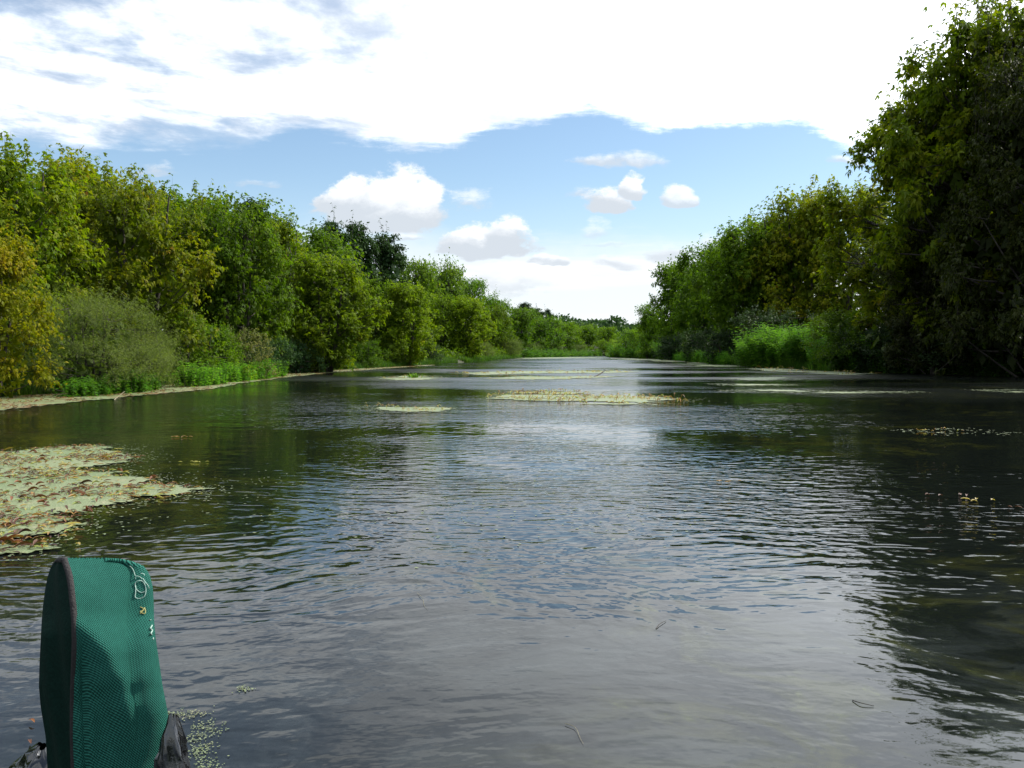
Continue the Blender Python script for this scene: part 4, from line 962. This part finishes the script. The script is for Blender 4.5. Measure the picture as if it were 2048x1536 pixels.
for i, y_ in enumerate(yy_):
    bl, fl, rt, dp = (at_row(k, y_) for k in (1, 2, 3, 4))
    s = np.linspace(0, 1, NS)
    # from the binding along the front, round the right side, back along the rear to the far left edge
    wf = rt - fl
    front_n = int(NS * .55); turn = int(NS * .17); back_n = NS - front_n - turn
    rad_px = min(dp / PXM / 2, wf * .4)
    xf = np.linspace(fl, rt - rad_px * .9, front_n); yf = np.zeros(front_n)
    tq = np.linspace(0, 1, turn + 2)[1:-1] * math.pi
    xt = rt - rad_px * .9 + np.sin(tq) * rad_px * .9; yt = (1 - np.cos(tq)) * dp / 2
    xb = np.linspace(rt - rad_px * .9, bl, back_n); yb = np.full(back_n, dp)
    X = np.concatenate([xf, xt + 5, xb]); D_ = np.concatenate([yf, yt, yb])
    # folds of the cloth, then front tilt shaped for sun and shade
    zf = (y_ - 1120) / 400
    win = np.clip((200 - xf) / 40, 0, 1) * .6
    D_[:front_n] += (.0045 * np.sin((xf - 150) / 17 + zf * 3) * min(1, zf * 1.5) + .003 * np.sin((xf - 150) / 9 - zf * 5) * min(1, zf)) * win
    D_[:front_n] += .0009 * np.sin(xf / 11 + zf * 9) + .0010 * np.sin(xf / 23 - zf * 17) + .0012 * np.sin(zf * 31 + xf / 40) * np.exp(-((zf - .62) / .12) ** 2)
    x0_ = float(np.interp(y_, [1120, 1215, 1250, 1300, 1360, 1430, 1500], [128, 132, 165, 215, 246, 262, 268]))  # bend laid along the shadow edge so the right side catches sun
    slope = -.12 + .92 * ss(xf, x0_ - 16, x0_ + 14)
    D_[:front_n] += np.cumsum(slope) * (xf[1] - xf[0]) * PXM
    D_[:front_n] += .040 * max(0, 1 - zf / .36) ** 1.7 + .02 * min(1, max(0, zf))
    De = D_[front_n - 1]
    D_[front_n:] = De + D_[front_n:] * max(.35, 1 - De / max(dp, 1e-6))
    # crease running down from the binding
    D_[:front_n] += .006 * np.exp(-((xf - (158 + zf * 14)) / 9) ** 2) * min(1, max(0, zf - .35) * 4)
    # perspective: width belongs to its own depth
    for j in range(NS):
        p3 = bp3(X[j], y_); k = (BD + D_[j]) / BD
        Vv[i, j] = (p3[0] * k, BD + D_[j], CAMH + (p3[2] - CAMH) * k)
    UV[i, :, 0] = (X - 100) * PXM + D_; UV[i, :, 1] = -(y_ - 1120) * PXM
# close the top
e = empty('green_canvas_bag', (float(Vv[-1, :, 0].mean()), BD + .03, float(Vv[-1, 0, 2])))
tag(e, 'green woven canvas bag with black bound edge standing upright at lower left', 'bag')
def uvmesh(name, VV, UV, mat, smooth_=True):
    ny, nx, _ = VV.shape; me = npmesh(name, VV.reshape(-1, 3) - np.array(e.location), gridfaces(nx, ny), mat, smooth=smooth_)
    uvl = me.uv_layers.new(name='UVMap'); li = np.empty(len(me.loops), np.int32); me.loops.foreach_get('vertex_index', li)
    uvl.data.foreach_set('uv', UV.reshape(-1, 2)[li].astype(np.float32).ravel()); return me
cl = link('canvas_cover', uvmesh('canvas_cover', Vv, UV, M['canvas']), e)
so = cl.modifiers.new('thick', 'SOLIDIFY'); so.thickness = .0022; so.offset = -1
# black bound edge up the front, over the top and down the back
pf = Vv[:, 0]; pb = Vv[:, -1]
bind = np.vstack([pf[::-1][18:], pb[:30]])
v_, f_ = tubes(bind[None] - np.array(e.location), np.concatenate([np.full(len(bind) - 30, .0034), np.linspace(.0034, .001, 30)])[None], 8)
link('edge_binding', npmesh('edge_binding', v_, f_, M['binding'], smooth=True), e)
# made-up sheet across the open side, coloured dark for the shade inside
xi = np.linspace(0, 1, 14); li_v = np.zeros((len(yy_), 14, 3))
for i, y_ in enumerate(yy_):
    a_ = Vv[i, 0] + np.array([.001, .003, 0]); b_ = Vv[i, -1] + np.array([-.0006, -.005, 0])
    q = xi[:, None]; li_v[i] = a_ * (1 - q) + b_ * q
    li_v[i, :, 1] += .004 * np.sin(xi * 9 + y_ / 60) * np.sin(xi * math.pi)
link('opening_shade', uvmesh('opening_shade', li_v, np.zeros((len(yy_), 14, 2)), M['shadefill']), e)
# embroidery: loops and strokes of the worn script lettering on the right shoulder
def surf(px, py):
    bl, fl, rt, dp = (np.interp(py, ra_[:, 0], ra_[:, k]) for k in (1, 2, 3, 4))
    i = int(np.argmin(abs(yy_ - py))); row = Vv[i]
    sp_ = 1024 + row[:, 0] / row[:, 1] * F; j = int(np.argmin(abs(sp_[:42] - px)))
    return row[j] + np.array([-.0005, -.0036, .0004]) + (np.array([.0020, -.001, 0]) if px > rt - 12 else 0) + np.array([0, 0, (yy_[i] - py) * PXM])
def thread(name, P, rad, mat):
    P = np.array([surf(*q) for q in P]); P = smooth(P, 5) - np.array(e.location)
    v_, f_ = tubes(P[None], np.full((1, len(P)), rad), 5); link(name, npmesh(name, v_, f_, M[mat], smooth=True), e)
thread('embroidered_letter', [(253, 1131), (262, 1136), (266, 1144), (262, 1150), (272, 1152), (280, 1158), (282, 1148), (276, 1146)], .00045, 'thread')
thread('embroidered_letter', [(262, 1152), (263, 1158), (266, 1168), (266, 1176), (264, 1184), (270, 1194), (280, 1196), (286, 1190), (286, 1176), (282, 1164), (276, 1160), (270, 1164), (270, 1176), (276, 1184), (282, 1182)], .00045, 'thread')
thread('embroidered_letter', [(280, 1156), (286, 1162), (289, 1172), (290, 1184)], .00045, 'thread')
thread('embroidered_mark', [(276, 1213), (284, 1218), (278, 1222), (286, 1226), (282, 1216), (277, 1226), (286, 1214)], .0005, 'gold')
thread('embroidered_letter', [(289, 1238), (296, 1240), (291, 1246), (298, 1249), (293, 1255), (299, 1259), (295, 1265), (300, 1270), (297, 1276), (301, 1281)], .0008, 'thread')
thread('embroidered_letter', [(302, 1292), (304, 1304), (305, 1316), (307, 1330)], .0005, 'thread')
# crumpled black plastic
def sack(name, cpx, top_px, half_px, D, hgt, label, seed, tilt=0.0):
    """thin plastic film gathered at the top: ridged pleats that wander as they run down"""
    from mathutils import noise as mnz
    nt_, nz_ = 26, 54; vs = []; rj = random.Random(seed)
    for iz in range(nz_):
        q = iz / (nz_ - 1)
        prof = (math.sin(min(1, q * 4.2 + .03) * math.pi / 2) ** .6) * (1 - .10 * q)
        for it in range(nt_):
            a = 2 * math.pi * (it + rj.uniform(-.4, .4)) / nt_
            p_ = Vector((math.cos(a) * 1.7, math.sin(a) * 1.7, q * 1.6 + seed * 7.3))
            n1_ = mnz.noise(p_ * 1.1); n2_ = mnz.noise(Vector((p_.x * 1.7 + n1_, p_.y * 1.7, p_.z * 3.2 + n1_)))
            n3_ = mnz.noise(Vector((p_.x * 3.4 + n2_, p_.y * 3.4, p_.z * 7.0 + n2_ * 2)))
            k = 1 + .34 * n1_ + .26 * (.5 - abs(n2_) * 2) + .15 * (.5 - abs(n3_) * 2.4) + rj.uniform(-.13, .13)
            rr_ = half_px / F * D * prof * k
            vs.append((rr_ * math.cos(a) + tilt * (1 - q) * hgt, rr_ * math.sin(a) * .9, -q * hgt + rj.uniform(-.003, .003)))
    vs = np.array(vs); idx = np.arange(nt_ * nz_).reshape(nz_, nt_)
    a_ = idx[:-1].ravel(); b_ = np.roll(idx, -1, 1)[:-1].ravel(); c_ = np.roll(idx, -1, 1)[1:].ravel(); d_ = idx[1:].ravel()
    o_ = link(name, npmesh(name, vs, np.vstack([np.stack([a_, d_, c_], 1), np.stack([a_, c_, b_], 1)]), M['plastic'])); o_.location = atdist(cpx, top_px, D)
    tag(o_, label, 'bag'); return o_
sack('black_plastic_bag', 347, 1430, 40, .90, .5, 'crumpled shiny black plastic bag tucked against the right side of the green bag', 2, tilt=.0)
sack('black_plastic_bag', 55, 1488, 105, 1.04, .45, 'dark plastic sack low in the left corner behind the green bag', 5, tilt=.05)
# the rubber boat under the luggage, just below the picture
def torus_boat():
    n, k = 64, 18; tube = .15
    a = np.linspace(0, 2 * np.pi, n, endpoint=False)
    cx_ = np.sign(np.cos(a)) * np.abs(np.cos(a)) ** .6 * .48; cy_ = np.sign(np.sin(a)) * np.abs(np.sin(a)) ** .75 * 1.15
    P = np.stack([cx_, cy_ - .05, np.full(n, .14)], 1); P = np.vstack([P, P[:1]])
    v_, f_ = tubes(P[None], np.full((1, n + 1), tube), k); return v_, f_
e = empty('rubber_boat', (0, 0, 0)); tag(e, 'rubber boat carrying the camera and the bags, just below the picture', 'boat')
v_, f_ = torus_boat(); link('hull_tube', npmesh('hull_tube', v_, f_, M['rubber'], smooth=True), e)
fl_ = np.array([(-.45, -1.1, .06), (.45, -1.1, .06), (.45, 1.0, .06), (-.45, 1.0, .06), (-.45, -1.1, .02), (.45, -1.1, .02), (.45, 1.0, .02), (-.45, 1.0, .02)])
link('floor_panel', npmesh('floor_panel', fl_, [(0, 1, 2, 3), (7, 6, 5, 4), (0, 4, 5, 1), (1, 5, 6, 2), (2, 6, 7, 3), (3, 7, 4, 0)], M['rubber']), e)
